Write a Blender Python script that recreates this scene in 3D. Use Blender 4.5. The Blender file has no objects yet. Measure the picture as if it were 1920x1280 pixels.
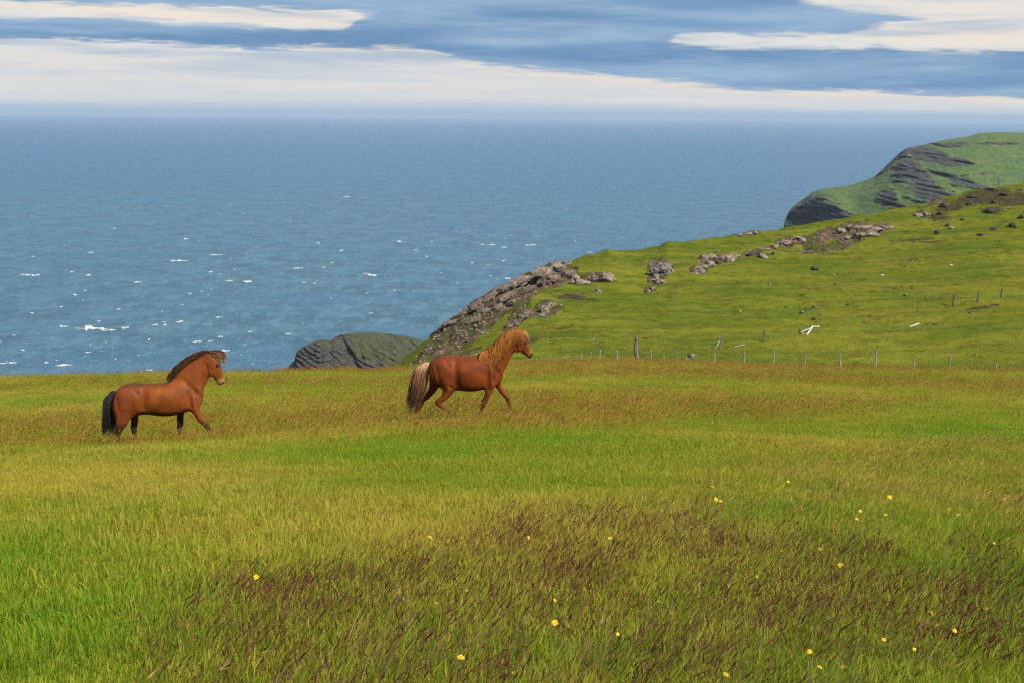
import bpy, bmesh, math, random
import numpy as np
from mathutils import Vector, Matrix, Euler
random.seed(7); RNG = np.random.default_rng(7)
R = math.radians
SC = bpy.context.scene
COL = SC.collection

# ------------------------------------------------------------------ camera
CAMZ = 120.0                       # the sea is z = 0
F = 50 / 36 * 1920                 # focal length in pixels of a 1920 px wide frame
PITCH = math.atan(424 / F)
ROLL = math.atan(15 / 1920)
fw = Vector((0, math.cos(PITCH), -math.sin(PITCH)))
r0 = Vector((1, 0, 0)); u0 = Vector((0, math.sin(PITCH), math.cos(PITCH)))
rt = r0 * math.cos(ROLL) + u0 * math.sin(ROLL)
up = -r0 * math.sin(ROLL) + u0 * math.cos(ROLL)
cam_d = bpy.data.cameras.new('camera'); cam = bpy.data.objects.new('camera', cam_d); COL.objects.link(cam)
cam_d.lens = 50; cam_d.sensor_width = 36; cam_d.clip_start = 0.1; cam_d.clip_end = 150000
m = Matrix((rt, up, -fw)).transposed().to_4x4(); m.translation = (0, 0, CAMZ); cam.matrix_world = m
SC.camera = cam

# ------------------------------------------------------------------ render and exposure
SC.view_settings.view_transform = 'Standard'; SC.view_settings.look = 'None'
SC.view_settings.gamma = 1; SC.view_settings.use_curve_mapping = False
SC.view_settings.exposure = 0.75
SC.cycles.use_denoising = False
SC.cycles.max_bounces = 6; SC.cycles.diffuse_bounces = 3; SC.cycles.glossy_bounces = 2
SC.cycles.transmission_bounces = 2; SC.cycles.transparent_max_bounces = 8; SC.cycles.volume_bounces = 0
SC.cycles.sample_clamp_indirect = 3; SC.cycles.sample_clamp_direct = 8

# ------------------------------------------------------------------ picture <-> world helpers
def ray(x, y):
    d = fw * F + rt * (x - 960) - up * (y - 640)
    return d
def az_tan(x, y):
    d = ray(x, y); h = math.hypot(d.x, d.y)
    return math.atan2(d.x, d.y), d.z / h
def project(X, Y, Z):
    """world arrays -> photo pixels"""
    Zr = Z - CAMZ
    c = X * fw.x + Y * fw.y + Zr * fw.z
    c = np.where(c < 0.05, 0.05, c)
    px = 960 + F * (X * rt.x + Y * rt.y + Zr * rt.z) / c
    py = 640 - F * (X * up.x + Y * up.y + Zr * up.z) / c
    return px, py

# ------------------------------------------------------------------ node helper
class N:
    """tiny expression builder for shader node trees"""
    def __init__(s, nt, sock): s.nt, s.s = nt, sock
    def _b(a, o, op, rev=False):
        n = a.nt.nodes.new('ShaderNodeMath'); n.operation = op
        ins = (o, a) if rev else (a, o)
        for i, v in enumerate(ins):
            if isinstance(v, N): a.nt.links.new(v.s, n.inputs[i])
            elif v is not None: n.inputs[i].default_value = v
        return N(a.nt, n.outputs[0])
    def __add__(a, o): return a._b(o, 'ADD')
    def __radd__(a, o): return a._b(o, 'ADD')
    def __sub__(a, o): return a._b(o, 'SUBTRACT')
    def __rsub__(a, o): return a._b(o, 'SUBTRACT', True)
    def __mul__(a, o): return a._b(o, 'MULTIPLY')
    def __rmul__(a, o): return a._b(o, 'MULTIPLY')
    def __truediv__(a, o): return a._b(o, 'DIVIDE')
    def mn(a, o): return a._b(o, 'MINIMUM')
    def mx(a, o): return a._b(o, 'MAXIMUM')
    def pw(a, o): return a._b(o, 'POWER')
    def gt(a, o): return a._b(o, 'GREATER_THAN')
    def fn(a, op): return a._b(None, op)
def smooth(v, lo, hi):
    n = v.nt.nodes.new('ShaderNodeMapRange'); n.interpolation_type = 'SMOOTHSTEP'
    v.nt.links.new(v.s, n.inputs['Value'])
    for k, q in (('From Min', lo), ('From Max', hi)):
        if isinstance(q, N): v.nt.links.new(q.s, n.inputs[k])
        else: n.inputs[k].default_value = q
    return N(v.nt, n.outputs['Result'])
def col(nt, c):
    n = nt.nodes.new('ShaderNodeRGB'); n.outputs[0].default_value = (*c, 1); return N(nt, n.outputs[0])
def mix(f, a, b, mode='MIX'):
    nt = f.nt if isinstance(f, N) else a.nt
    n = nt.nodes.new('ShaderNodeMix'); n.data_type = 'RGBA'; n.blend_type = mode
    for i, v in ((0, f), (6, a), (7, b)):
        if isinstance(v, N): nt.links.new(v.s, n.inputs[i])
        elif i == 0: n.inputs[0].default_value = v
        else: n.inputs[i].default_value = (*v, 1)
    return N(nt, n.outputs[2])
def xyz(nt, x, y, z):
    n = nt.nodes.new('ShaderNodeCombineXYZ')
    for i, v in enumerate((x, y, z)):
        if isinstance(v, N): nt.links.new(v.s, n.inputs[i])
        else: n.inputs[i].default_value = v
    return N(nt, n.outputs[0])
def noise(nt, vec, scale=1, detail=4, rough=.55, distort=0, out='Fac'):
    n = nt.nodes.new('ShaderNodeTexNoise'); n.inputs['Scale'].default_value = scale
    n.inputs['Detail'].default_value = detail; n.inputs['Roughness'].default_value = rough
    n.inputs['Distortion'].default_value = distort
    if vec is not None: nt.links.new(vec.s, n.inputs['Vector'])
    return N(nt, n.outputs[out])
def curve(v, pts):
    """float curve through pts (already 0..1 in both axes)"""
    n = v.nt.nodes.new('ShaderNodeFloatCurve'); v.nt.links.new(v.s, n.inputs['Value'])
    c = n.mapping.curves[0]
    while len(c.points) > 2: c.points.remove(c.points[1])
    c.points[0].location = pts[0]; c.points[1].location = pts[-1]
    for p in pts[1:-1]: c.points.new(*p)
    for p in c.points: p.handle_type = 'AUTO_CLAMPED'
    n.mapping.update(); return N(v.nt, n.outputs[0])

# ------------------------------------------------------------------ world: daylight sky with layered stratus
SUN_EL, SUN_AZ = R(42), R(128)      # azimuth clockwise from the view direction: behind the camera to the right
W = bpy.data.worlds.new('World'); SC.world = W; W.use_nodes = True
nt = W.node_tree; nt.nodes.clear()
tc = nt.nodes.new('ShaderNodeTexCoord')
sp = nt.nodes.new('ShaderNodeSeparateXYZ'); nt.links.new(tc.outputs['Generated'], sp.inputs[0])
gx, gy, gz = (N(nt, sp.outputs[i]) for i in range(3))
az = gx._b(gy, 'ARCTAN2')                         # radians
hyp = (gx * gx + gy * gy).fn('SQRT').mx(0.001)
tel = gz / hyp                                    # tan of elevation
AZR = R(32); ELS = 0.12
azn = smooth(az, -AZR, AZR)
azn = az / (2 * AZR) + 0.5
azn = azn.mx(0).mn(1)
def edge(pts):
    out = []
    for x, y in pts:
        a, t = az_tan(x, y)
        out.append((min(max(a / (2 * AZR) + .5, 0), 1), min(max(t / ELS + .15, 0), 1)))
    out = [(0.0, out[0][1])] + out + [(1.0, out[-1][1])]
    return (curve(azn, out) - .15) * ELS
streak = noise(nt, xyz(nt, az * 12, tel * 100, 0.3), 1, 4, .5)
streak2 = noise(nt, xyz(nt, az * 40, tel * 420, 4.3), 1, 4, .6)
wisp = noise(nt, xyz(nt, az * 22 + tel * 60, tel * 210, 2.0), 1, 6, .65, 1.0)
soft = noise(nt, xyz(nt, az * 3.5, tel * 55, 5.0), 1, 4, .5)
e = tel + (streak - .5) * .0026 + (wisp - .5) * .0130 + (streak2 - .5) * .0006 + (soft - .5) * .004
sw = 0.0052
fray = noise(nt, xyz(nt, az * 30 + tel * 90, tel * 260, 8.0), 1, 6, .62, .8)
L1 = edge([(-300, 66), (0, 74), (300, 82), (400, 90), (700, 93), (960, 126), (1150, 142), (1340, 160), (1480, 171), (1700, 174), (1920, 186), (2200, 192)])
T1 = edge([(-300, 2), (0, 4), (200, 8), (450, 17), (690, 22), (760, 26), (1000, 30)])
B1 = edge([(-300, 30), (0, 31), (220, 31), (300, 40), (430, 46), (560, 55), (640, 56), (665, 40), (710, 24), (760, 14), (900, 0)])
T2 = edge([(900, 110), (1180, 90), (1240, 84), (1290, 67), (1400, 64), (1560, 66), (1640, 52), (1700, 42), (1760, 34), (1900, 0)])
B2 = edge([(900, 60), (1180, 76), (1240, 82), (1290, 88), (1400, 93), (1500, 90), (1600, 93), (1650, 88), (1700, 95), (1800, 96), (1920, 99), (2200, 104)])
T3 = edge([(1200, -90), (1430, -40), (1480, -5), (1520, 6), (1600, 18), (1700, 28), (1770, 38), (1800, 60), (2200, 70)])
BK = edge([(-300, 184), (0, 186), (400, 188), (960, 190), (1200, 196), (1500, 204), (1920, 210), (2200, 213)])
blue = smooth(e - L1, -sw, sw)
gap1 = smooth(e - B1, -sw, sw) * (1 - smooth(e - T1, -sw, sw))
gap2 = smooth(e - B2, -sw, sw) * (1 - smooth(e - T2, -sw, sw))
gap3 = smooth(e - T3, -sw, sw)
wsp = edge([(700, 20), (760, 36), (900, 42), (1000, 30)])
blue = blue * (1 - gap1) * (1 - gap2) * (1 - gap3)
# high sky outside the picture goes on as the same broken stratus
hx = gx / (gz.mx(0.02) + .06); hy = gy / (gz.mx(0.02) + .06)
hi = smooth(noise(nt, xyz(nt, hx, hy, 1.0), .55, 6, .6, .3), .40, .62)
hiw = smooth(tel, .088, .13)
blue = smooth(blue + (fray - .5) * .85 + (wisp - .5) * .45, .12, .88)
thin = smooth(noise(nt, xyz(nt, az * 7 + tel * 20, tel * 95, 11.0), 1, 5, .55, .4), .46, .68) * smooth(tel, .014, .04) * .55
blue = blue.mx(thin)
cov = blue * (1 - hiw) + hi * hiw
vary = smooth(soft * .75 + streak * .25, .36, .64)
cream = mix(smooth(noise(nt, xyz(nt, az * 3, tel * 60, 7.0), 1, 4, .5), .35, .7), (.80, .72, .62), (.66, .68, .69))
cream = mix(smooth(tel, .012, .05), mix(vary, (.69, .665, .64), (.74, .66, .60)), cream)
bluec = mix(vary, (.165, .295, .475), (.28, .415, .585))
bluec = mix(smooth(wisp * .5 + streak * .5, .44, .68) * .40, bluec, (.39, .52, .66))
bluec = mix((1 - smooth(soft * .8 + streak * .2, .34, .50)) * .5, bluec, (.13, .25, .43))
bluec = mix(smooth(tel, .03, .10) * .0, bluec, bluec)
warm = 1 - smooth(L1 - tel + (streak - .5) * .004, .0005, .0065)
low = smooth(noise(nt, xyz(nt, az * 5, tel * 120, 13.0), 1, 5, .55), .35, .65)
cream = mix((1 - warm) * (1 - smooth(tel, .045, .055)) * (1 - hiw) * .85, cream, mix(low, (.56, .60, .645), (.66, .66, .655)))
skyc = mix(cov, cream, bluec)
bank = 1 - smooth(tel + (wisp - .5) * .005 - BK, -.0030, .0045)
bankw = bank * (.50 + .45 * (1 - smooth(tel, 0, .0105)))
skyc = mix(bankw, skyc, mix(smooth(tel, .0, .012), (.34, .46, .60), (.46, .54, .645)))
bg_cloud = nt.nodes.new('ShaderNodeBackground'); nt.links.new(skyc.s, bg_cloud.inputs[0]); bg_cloud.inputs[1].default_value = 1.10 / 2 ** .75
sky = nt.nodes.new('ShaderNodeTexSky'); sky.sky_type = 'NISHITA'; sky.sun_disc = False
sky.sun_elevation = SUN_EL; sky.sun_rotation = SUN_AZ; sky.altitude = 120
bg_sky = nt.nodes.new('ShaderNodeBackground'); nt.links.new(sky.outputs[0], bg_sky.inputs[0]); bg_sky.inputs[1].default_value = 0.10
ms = nt.nodes.new('ShaderNodeMixShader'); ms.inputs[0].default_value = .85
nt.links.new((1 - hiw * (1 - hi) * .5).s, ms.inputs[0])
nt.links.new(bg_sky.outputs[0], ms.inputs[1]); nt.links.new(bg_cloud.outputs[0], ms.inputs[2])
wo = nt.nodes.new('ShaderNodeOutputWorld'); nt.links.new(ms.outputs[0], wo.inputs[0])

sun_d = bpy.data.lights.new('sun', 'SUN'); sun = bpy.data.objects.new('sun', sun_d); COL.objects.link(sun)
sun_d.energy = 5.0; sun_d.angle = R(5); sun_d.color = (1, .93, .82)
sdir = Vector((math.sin(SUN_AZ) * math.cos(SUN_EL), math.cos(SUN_AZ) * math.cos(SUN_EL), math.sin(SUN_EL)))
sun.rotation_euler = sdir.to_track_quat('Z', 'Y').to_euler(); sun.location = (0, -20, CAMZ + 40)

# ------------------------------------------------------------------ numpy noise
def _h(ix, iy, s):
    n = (ix.astype(np.int64) * 374761393 + iy.astype(np.int64) * 668265263 + s * 974634777) & 0xffffffff
    n = ((n ^ (n >> 13)) * 1274126177) & 0xffffffff
    n = (n ^ (n >> 16)) & 0xffffffff
    return n / 4294967295.0
def vnoise(x, y, s=0):
    ix = np.floor(x); iy = np.floor(y); fx = x - ix; fy = y - iy
    fx = fx * fx * fx * (fx * (fx * 6 - 15) + 10); fy = fy * fy * fy * (fy * (fy * 6 - 15) + 10)
    a = _h(ix, iy, s); b = _h(ix + 1, iy, s); c = _h(ix, iy + 1, s); d = _h(ix + 1, iy + 1, s)
    return (a * (1 - fx) + b * fx) * (1 - fy) + (c * (1 - fx) + d * fx) * fy - .5
def fbm(x, y, sc, o=4, s=0, g=.5):
    x = np.asarray(x, float); y = np.asarray(y, float)
    t = 0; a = 1; n = 0
    for i in range(o):
        t = t + a * vnoise(x * sc + 17.3 * i, y * sc - 9.1 * i, s + i); n += a; a *= g; sc *= 2.03
    return t / n * 2          # about -1..1
def sstep(v, a, b):
    t = np.clip((v - a) / (b - a), 0, 1); return t * t * (3 - 2 * t)

# ------------------------------------------------------------------ object helpers
def mesh_obj(name, V, Fc, mat=None, parent=None, smooth_=False, kind=None, label=None, cat=None, group=None, me=None):
    if me is None:
        me = bpy.data.meshes.new(name); me.from_pydata([tuple(v) for v in V], [], [tuple(f) for f in Fc])
        if mat: me.materials.append(mat)
        if smooth_: me.shade_smooth()
    o = bpy.data.objects.new(name, me); COL.objects.link(o)
    if parent: o.parent = parent
    tag(o, label, cat, group, kind); return o
def tag(o, label=None, cat=None, group=None, kind=None):
    if label: o['label'] = label
    if cat: o['category'] = cat
    if group: o['group'] = group
    if kind: o['kind'] = kind
def thing(name, loc, label, cat, group=None, rz=0):
    o = bpy.data.objects.new(name, None); COL.objects.link(o); o.location = loc; o.rotation_euler.z = rz
    o.empty_display_size = .2; tag(o, label, cat, group); return o
def grid_mesh(name, P, mat, smooth_=True):
    """P: (n, m, 3) array -> quad grid"""
    n, mm = P.shape[:2]
    me = bpy.data.meshes.new(name)
    idx = np.arange(n * mm).reshape(n, mm)
    q = np.stack([idx[:-1, :-1], idx[1:, :-1], idx[1:, 1:], idx[:-1, 1:]], -1).reshape(-1, 4)
    me.vertices.add(n * mm); me.vertices.foreach_set('co', P.reshape(-1).astype(np.float32))
    me.loops.add(q.size); me.loops.foreach_set('vertex_index', q.reshape(-1).astype(np.int32))
    me.polygons.add(len(q)); me.polygons.foreach_set('loop_start', (np.arange(len(q)) * 4).astype(np.int32))
    me.polygons.foreach_set('loop_total', np.full(len(q), 4, np.int32))
    me.update(calc_edges=True); me.materials.append(mat)
    if smooth_: me.shade_smooth()
    return me
def fattr(me, name, arr):
    a = me.attributes.new(name, 'FLOAT', 'POINT'); a.data.foreach_set('value', np.asarray(arr, np.float32).reshape(-1))
def new_mat(name):
    mt = bpy.data.materials.new(name); mt.use_nodes = True; t = mt.node_tree
    return mt, t, t.nodes['Principled BSDF']
def attr(nt, name, typ='GEOMETRY', out='Fac'):
    n = nt.nodes.new('ShaderNodeAttribute'); n.attribute_name = name; n.attribute_type = typ
    return N(nt, n.outputs[out])
def objco(nt):
    n = nt.nodes.new('ShaderNodeTexCoord'); return N(nt, n.outputs['Object'])
def worldpos(nt):
    n = nt.nodes.new('ShaderNodeNewGeometry'); return N(nt, n.outputs['Position'])
def scalev(v, x, y, z):
    n = v.nt.nodes.new('ShaderNodeMapping'); n.inputs['Scale'].default_value = (x, y, z); v.nt.links.new(v.s, n.inputs[0])
    return N(v.nt, n.outputs[0])
def bump(nt, p, h, strength, dist):
    b = nt.nodes.new('ShaderNodeBump'); b.inputs['Strength'].default_value = strength; b.inputs['Distance'].default_value = dist
    nt.links.new(h.s, b.inputs['Height']); nt.links.new(b.outputs[0], p.inputs['Normal']); return b

# ------------------------------------------------------------------ terrain: meadow, dip, hillside, cliff edge (one sheet, polar about the camera)
def ip(x, tab):
    return np.interp(x, [t[0] for t in tab], [t[1] for t in tab])
RIDGE = [(-400, 1100), (300, 1000), (600, 810), (700, 722), (735, 692), (757, 672), (790, 640), (820, 618), (850, 596), (885, 570), (930, 541), (975, 520), (1018, 501), (1035, 495),
         (1065, 491), (1100, 482), (1128, 476), (1142, 468), (1160, 471), (1200, 472), (1240, 465), (1256, 456), (1275, 456), (1340, 449), (1400, 438), (1480, 427), (1560, 416), (1640, 402), (1700, 391),
         (1750, 381), (1790, 370), (1830, 360), (1870, 352), (1895, 346), (1920, 345), (2000, 338), (2300, 330)]
RR = [(-400, 105), (300, 115), (600, 124), (735, 130), (840, 138), (1060, 150), (1420, 168), (1640, 182), (1920, 205), (2300, 225)]
RB = [(-400, 96), (735, 104), (1060, 108), (1920, 112), (2300, 115)]
EDGE = [(-400, 716), (0, 712), (200, 709), (500, 706), (740, 697), (900, 692), (1000, 684), (1190, 681), (1400, 690), (1640, 696), (1920, 702), (2300, 706)]
ER = [(-400, 70), (300, 73), (740, 76), (1190, 80), (1920, 74), (2300, 70)]
def zat(X, Y, r):
    a, t = az_tan(X, Y); return CAMZ + r * t
def plane(r): return CAMZ - (1.02 + .178 * r)
azs = np.concatenate([np.linspace(-75, -23, 40, endpoint=False), np.linspace(-23, 23, 900), np.linspace(23, 75, 41)[1:]])
rs = np.concatenate([np.geomspace(.3, 4, 26, endpoint=False), np.geomspace(4, 72, 190, endpoint=False), np.linspace(72, 98, 50, endpoint=False),
                     np.linspace(98, 212, 310, endpoint=False), np.linspace(212, 420, 40)])
def pchip(xk, yk, x):
    h = np.diff(xk); d = np.diff(yk) / h; mk = np.zeros_like(yk)
    for i in range(1, len(xk) - 1):
        if d[i - 1] * d[i] > 0:
            w1 = 2 * h[i] + h[i - 1]; w2 = h[i] + 2 * h[i - 1]; mk[i] = (w1 + w2) / (w1 / d[i - 1] + w2 / d[i])
    mk[0] = d[0]; mk[-1] = d[-1]
    i = np.clip(np.searchsorted(xk, x) - 1, 0, len(h) - 1); t = (x - xk[i]) / h[i]
    return ((2 * t**3 - 3 * t**2 + 1) * yk[i] + (t**3 - 2 * t**2 + t) * h[i] * mk[i] + (-2 * t**3 + 3 * t**2) * yk[i + 1] + (t**3 - t**2) * h[i] * mk[i + 1])
XT = 960 + F * np.tan(np.radians(np.clip(azs, -26, 26))) / math.cos(PITCH)
kr = np.hanning(61); kr /= kr.sum()
YRS = np.convolve(np.pad(ip(XT, RIDGE), 30, mode='edge'), kr, 'valid')
ZG = np.zeros((len(azs), len(rs)))
for i, ad in enumerate(azs):
    a = R(float(np.clip(ad, -26, 26)))
    X = 960 + F * math.tan(a) / math.cos(PITCH)           # near enough at ridge heights
    X = 960 + (X - 960) * 1.0
    re_ = ip(X, ER); ze = zat(X, ip(X, EDGE), re_)
    rr_ = ip(X, RR); yr = ip(X, RIDGE); zr = zat(X, yr, rr_)
    rb_ = ip(X, RB); yb = 706 if X > 735 else 706 + (735 - X) * .9
    zb = zat(X, yb, rb_)
    dipz = min(ze - 2.5, .5 * (ze + zb) - .8)
    sh = 16 * sstep(X, 700, 1000) 
    zrs = zat(X, YRS[i], rr_); zm1 = zb + (zrs - zb) * .30; zm2 = zb + (zrs - zb) * .68; zm3 = zb + (zrs - zb) * .90
    k = [(0.2, plane(.2) + .0), (4.4, plane(4.4)), (10, plane(10)), (18, plane(18)), (28, plane(28) - .0), (50, plane(50) + .25 + .35 * sstep(X, 700, 1300)),
         (re_, ze), (re_ + 8, ze - 3.0 if X < 650 else ze - 2.0), (rb_ - 4, min(dipz, zb - .7)), (rb_, zb), (rb_ + (rr_ - rb_) * .33, zm1), (rb_ + (rr_ - rb_) * .7, zm2), (rb_ + (rr_ - rb_) * .9, zm3 * .6 + (zb + (zr - zb) * .9) * .4),
         (rr_, zr), (rr_ + 5, zr - 1.6), (rr_ + 20, zr - 12), (rr_ + 70, min(zr - 60, 50)), (420, -8)]
    k = sorted(k); ZG[i] = pchip(np.array([q[0] for q in k], float), np.array([q[1] for q in k], float), rs)
AA, RRg = np.meshgrid(np.radians(azs), rs, indexing='ij')
XG = np.sin(AA) * RRg; YG = np.cos(AA) * RRg
# meadow undulation, slight hollow where the left horse stands
ZG += .10 * fbm(XG, YG, .13, 3, 3) * sstep(RRg, 5, 20) * (1 - sstep(RRg, 66, 76) * .5)
ZG += .035 * fbm(XG, YG, .8, 3, 5) * sstep(RRg, 2, 5)
ZG += -.34 * np.exp(-((XG + 6.6) / 5.5)**2 - ((YG - 26.5) / 7)**2)
ZG += .12 * np.exp(-((XG - 6.0) / 2.8)**2 - ((YG - 18) / 2.0)**2)
PXG, PYG = project(XG, YG, ZG)
hillm = sstep(RRg, 100, 106) * (1 - sstep(RRg, 215, 260))
# masks on the hillside, described by soft ellipses (photo pixels): x, y, rx, ry, angle, weight
def blobs(lst, X, Y):
    o = np.zeros_like(X)
    for cx, cy, rx, ry, an, w in lst:
        c, s = math.cos(R(an)), math.sin(R(an)); dx, dy = X - cx, Y - cy
        u = (dx * c - dy * s) / rx; v = (dx * s + dy * c) / ry
        o = np.maximum(o, w * (1.35 - np.sqrt(u * u + v * v)))
    return np.clip(o, 0, 1)
ROCKB = [(900, 590, 135, 34, 37, 1), (985, 545, 75, 24, 33, 1), (1042, 520, 34, 22, 20, 1), (880, 625, 60, 16, 35, .8), (1020, 585, 42, 10, 12, .8), (968, 598, 44, 14, 55, .9), (810, 655, 45, 14, 38, .8),
         (1060, 515, 30, 14, 0, 1), (1105, 522, 44, 10, 4, 1), (1137, 520, 16, 9, 0, 1), (1020, 580, 25, 16, 20, .9), (870, 665, 38, 9, 20, .6),
         (1237, 503, 24, 15, 0, 1), (1232, 525, 18, 7, 0, .9), (1218, 544, 11, 5, 0, .8),
         (1309, 507, 16, 8, 0, 1), (1335, 486, 30, 8, 0, .9), (1366, 484, 22, 7, 10, .9), (1330, 497, 18, 7, 0, .9), (1400, 479, 26, 4, 8, .7), (1440, 466, 30, 5, 15, .8),
         (1483, 452, 40, 9, 14, 1), (1540, 445, 34, 15, 20, 1), (1590, 434, 38, 13, 10, 1), (1640, 430, 34, 9, 12, 1), (1570, 460, 48, 9, 16, 1), (1519, 472, 30, 6, 0, .8), (1420, 478, 28, 6, -8, .8),
         (1728, 402, 20, 7, 0, .9), (1400, 439, 30, 3, 8, .9), (1750, 384, 40, 4, 16, .7)]
DARKB = [(1840, 372, 60, 14, 12, .9), (1890, 375, 60, 16, 0, .8), (1780, 392, 34, 9, 15, .8), (1760, 410, 30, 7, 0, .6), (1860, 395, 30, 10, 0, .6),
         (1715, 452, 60, 6, 6, .5), (1750, 458, 46, 4, 4, .4), (1700, 490, 80, 10, 6, .35), (1690, 540, 70, 9, 5, .3), (1540, 575, 60, 9, 8, .3), (1750, 610, 40, 5, 4, .35), (1840, 580, 60, 5, 12, .6), (1480, 555, 60, 10, 8, .25),
         (1640, 600, 90, 8, 6, .25), (1000, 640, 60, 8, 14, .4), (1060, 612, 50, 4, 10, .5), (1070, 555, 40, 6, 0, .6), (1100, 560, 40, 4, 0, .5), (1250, 535, 40, 3, 0, .4), (1340, 505, 40, 5, 0, .3)]
rock = blobs(ROCKB, PXG, PYG) * hillm
rn = fbm(XG, YG, .22, 4, 21, .6)
rock = sstep(rock + rn * .38, .22, .55) * (rock > 0.02)
rock = np.maximum(rock, sstep(RRg - np.interp(PXG, [t[0] for t in RR], [t[1] for t in RR]), 3, 9) * (RRg > 100))
rock = np.maximum(rock, sstep(RRg, 84, 92) * (PXG < 700) * (1 - 0 * RRg))
dark = blobs(DARKB, PXG, PYG) * hillm
ridged = 1 - np.abs(fbm(XG, YG, .35, 4, 31, .6)) * 2
ZG += rock * hillm * (.45 * ridged - .25 + .18 * fbm(XG, YG, 1.3, 3, 33)) * (RRg < 212)
ZG += dark * hillm * .14 * fbm(XG, YG, .9, 3, 37)
ZG += hillm * (1 - rock) * (.30 * (1 - np.abs(fbm(XG * .16, YG * 1.2 + XG * .12, .22, 3, 45)) * 2) - .1 + .20 * fbm(XG, YG * 1.6, .12, 4, 41) + .05 * fbm(XG, YG * 1.5, .7, 3, 43))
ZG[RRg > 88] = np.maximum(ZG[RRg > 88], -10)
# meadow colour zones in metres on the ground, found from where they lie in the photograph
def zones(PX, PY, X, Y):
    n1 = fbm(X, Y, .35, 4, 51); n2 = fbm(X, Y * .5, .11, 3, 55)
    # line between mown-looking green turf (left) and seed-head meadow (right)
    bx = np.interp(PY, [780, 840, 880, 940, 1000, 1050, 1120, 1200, 1280], [2500, 1500, 1300, 1050, 800, 560, 330, 230, 170])
    mead = sstep(PX - bx + n1 * 110, -60, 90)
    mead = np.where(PY < 815, 0, mead)
    # far band of rusty seed heads
    fb = np.interp(PX, [0, 300, 700, 1000, 1300, 1500, 1700, 1920], [862, 858, 840, 822, 802, 790, 770, 762])
    far = 1 - sstep(PY + n2 * 14, fb - 14, fb + 14)
    far = far * (PY < 900)
    brown = mead * sstep(n1 * .7 + n2 * .45 + np.interp(PY, [820, 900, 980, 1020, 1090, 1150, 1220, 1280], [-.3, -.2, -.12, .30, .50, .36, .24, .10])
                         + np.interp(PX, [0, 400, 700, 1300, 1920], [-.2, 0, .12, .14, .05]), -.05, .55)
    gold = mead * sstep(np.interp(PY, [800, 860, 960, 1050, 1280], [.6, .7, .35, -.1, -.4]) + np.interp(PX, [1000, 1500, 1920], [-.5, -.1, .45]) + n1 * .5, 0, .7)
    rust = far * sstep(fbm(X * .25, Y * .8, .16, 3, 61) * 1.1 + np.interp(PY, [690, 712, 740, 790, 850], [.75, .1, .15, .25, .35]) + np.interp(PX, [0, 1300, 1920], [.0, .1, .45]), .0, .75)
    return mead, far, brown, gold, rust, n1, n2
mead, far, brown, gold, rust, n1, n2 = zones(PXG, PYG, XG, YG)
fieldm = 1 - sstep(RRg, 84, 98)

# ground material
def ground_material():
    mt, t, p = new_mat('grassland')
    P = worldpos(t)
    a = noise(t, scalev(P, .35, .18, .3), 1, 6, .6); b = noise(t, P, 2.2, 6, .65); c = noise(t, scalev(P, 9, 6, 9), 1, 5, .7)
    g = mix(smooth(a, .35, .68), (.085, .125, .010), (.15, .155, .018))
    g = mix(smooth(b, .45, .75) * .45, g, (.17, .14, .03))
    g = mix(smooth(c, .35, .8) * .5, g, (.07, .105, .012))
    rust_ = attr(t, 'rust'); br = attr(t, 'brown'); rk = attr(t, 'rock'); dk = attr(t, 'dark'); hl = attr(t, 'hill')
    g = mix(rust_ * .5, g, mix(smooth(c, .3, .7), (.17, .11, .03), (.11, .10, .018)))
    g = mix(br * .6, g, (.075, .055, .022))
    # hillside: warmer tussocks, mossy streaks
    sA = noise(t, scalev(P, .07, .30, .3), 1, 6, .62, .4); sB = noise(t, scalev(P, 1.2, 1.4, 1.5), 1, 6, .7)
    sC = noise(t, scalev(P, .18, .8, .5), 1, 5, .65)
    h = mix(smooth(sA, .34, .66), (.062, .090, .010), (.125, .128, .015))
    h = mix(smooth(sB, .42, .72) * .5, h, (.060, .072, .010))
    h = mix(smooth(sB, .5, .28) * .0, h, h)
    h = mix(smooth(sC, .54, .74) * .35, h, (.125, .105, .022))
    g = mix(hl, g, h)
    d1 = noise(t, scalev(P, 1.0, 1.2, 1.3), 1, 5, .7)
    dm = smooth(dk + d1 * .9, .72, 1.0)
    g = mix(dm, g, mix(smooth(noise(t, P, 3, 4, .6), .4, .6), (.030, .023, .014), (.065, .052, .024)))
    # rock, scree and bare earth
    v = t.nodes.new('ShaderNodeTexVoronoi'); v.inputs['Scale'].default_value = 2.4; t.links.new(P.s, v.inputs['Vector']); vd = N(t, v.outputs['Distance'])
    vcol = N(t, v.outputs['Color'])
    r1 = noise(t, P, .8, 6, .7); r2 = noise(t, P, 5, 4, .7)
    rc = mix(smooth(r1, .35, .68), (.055, .034, .024), (.175, .120, .086))
    rc = mix(smooth(r2, .58, .70) * .65, rc, (.34, .285, .235))
    rc = mix(smooth(r2, .42, .28) * .7, rc, (.02, .016, .013))
    rc = mix(smooth(noise(t, P, .55, 5, .65), .47, .56) * .85, rc, (.055, .072, .012))
    rkn = noise(t, P, 1.1, 6, .7)
    rm = smooth(rk + (rkn - .5) * 1.3, .40, .62)
    g = mix(rm, g, rc)
    t.links.new(g.s, p.inputs['Base Color']); p.inputs['Roughness'].default_value = 1; p.inputs['Specular IOR Level'].default_value = 0
    hb = c * .25 + b * .4 + rm * (r2 * 1.6 + r1 * 2.0) + hl * sB * .7
    bump(t, p, hb, .9, .22)
    return mt
GM = ground_material()
me = grid_mesh('ground', np.stack([XG, YG, ZG], -1), GM)
fattr(me, 'rust', rust * fieldm); fattr(me, 'brown', brown * fieldm); fattr(me, 'rock', rock); fattr(me, 'dark', dark); fattr(me, 'hill', 1 - fieldm)
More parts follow.
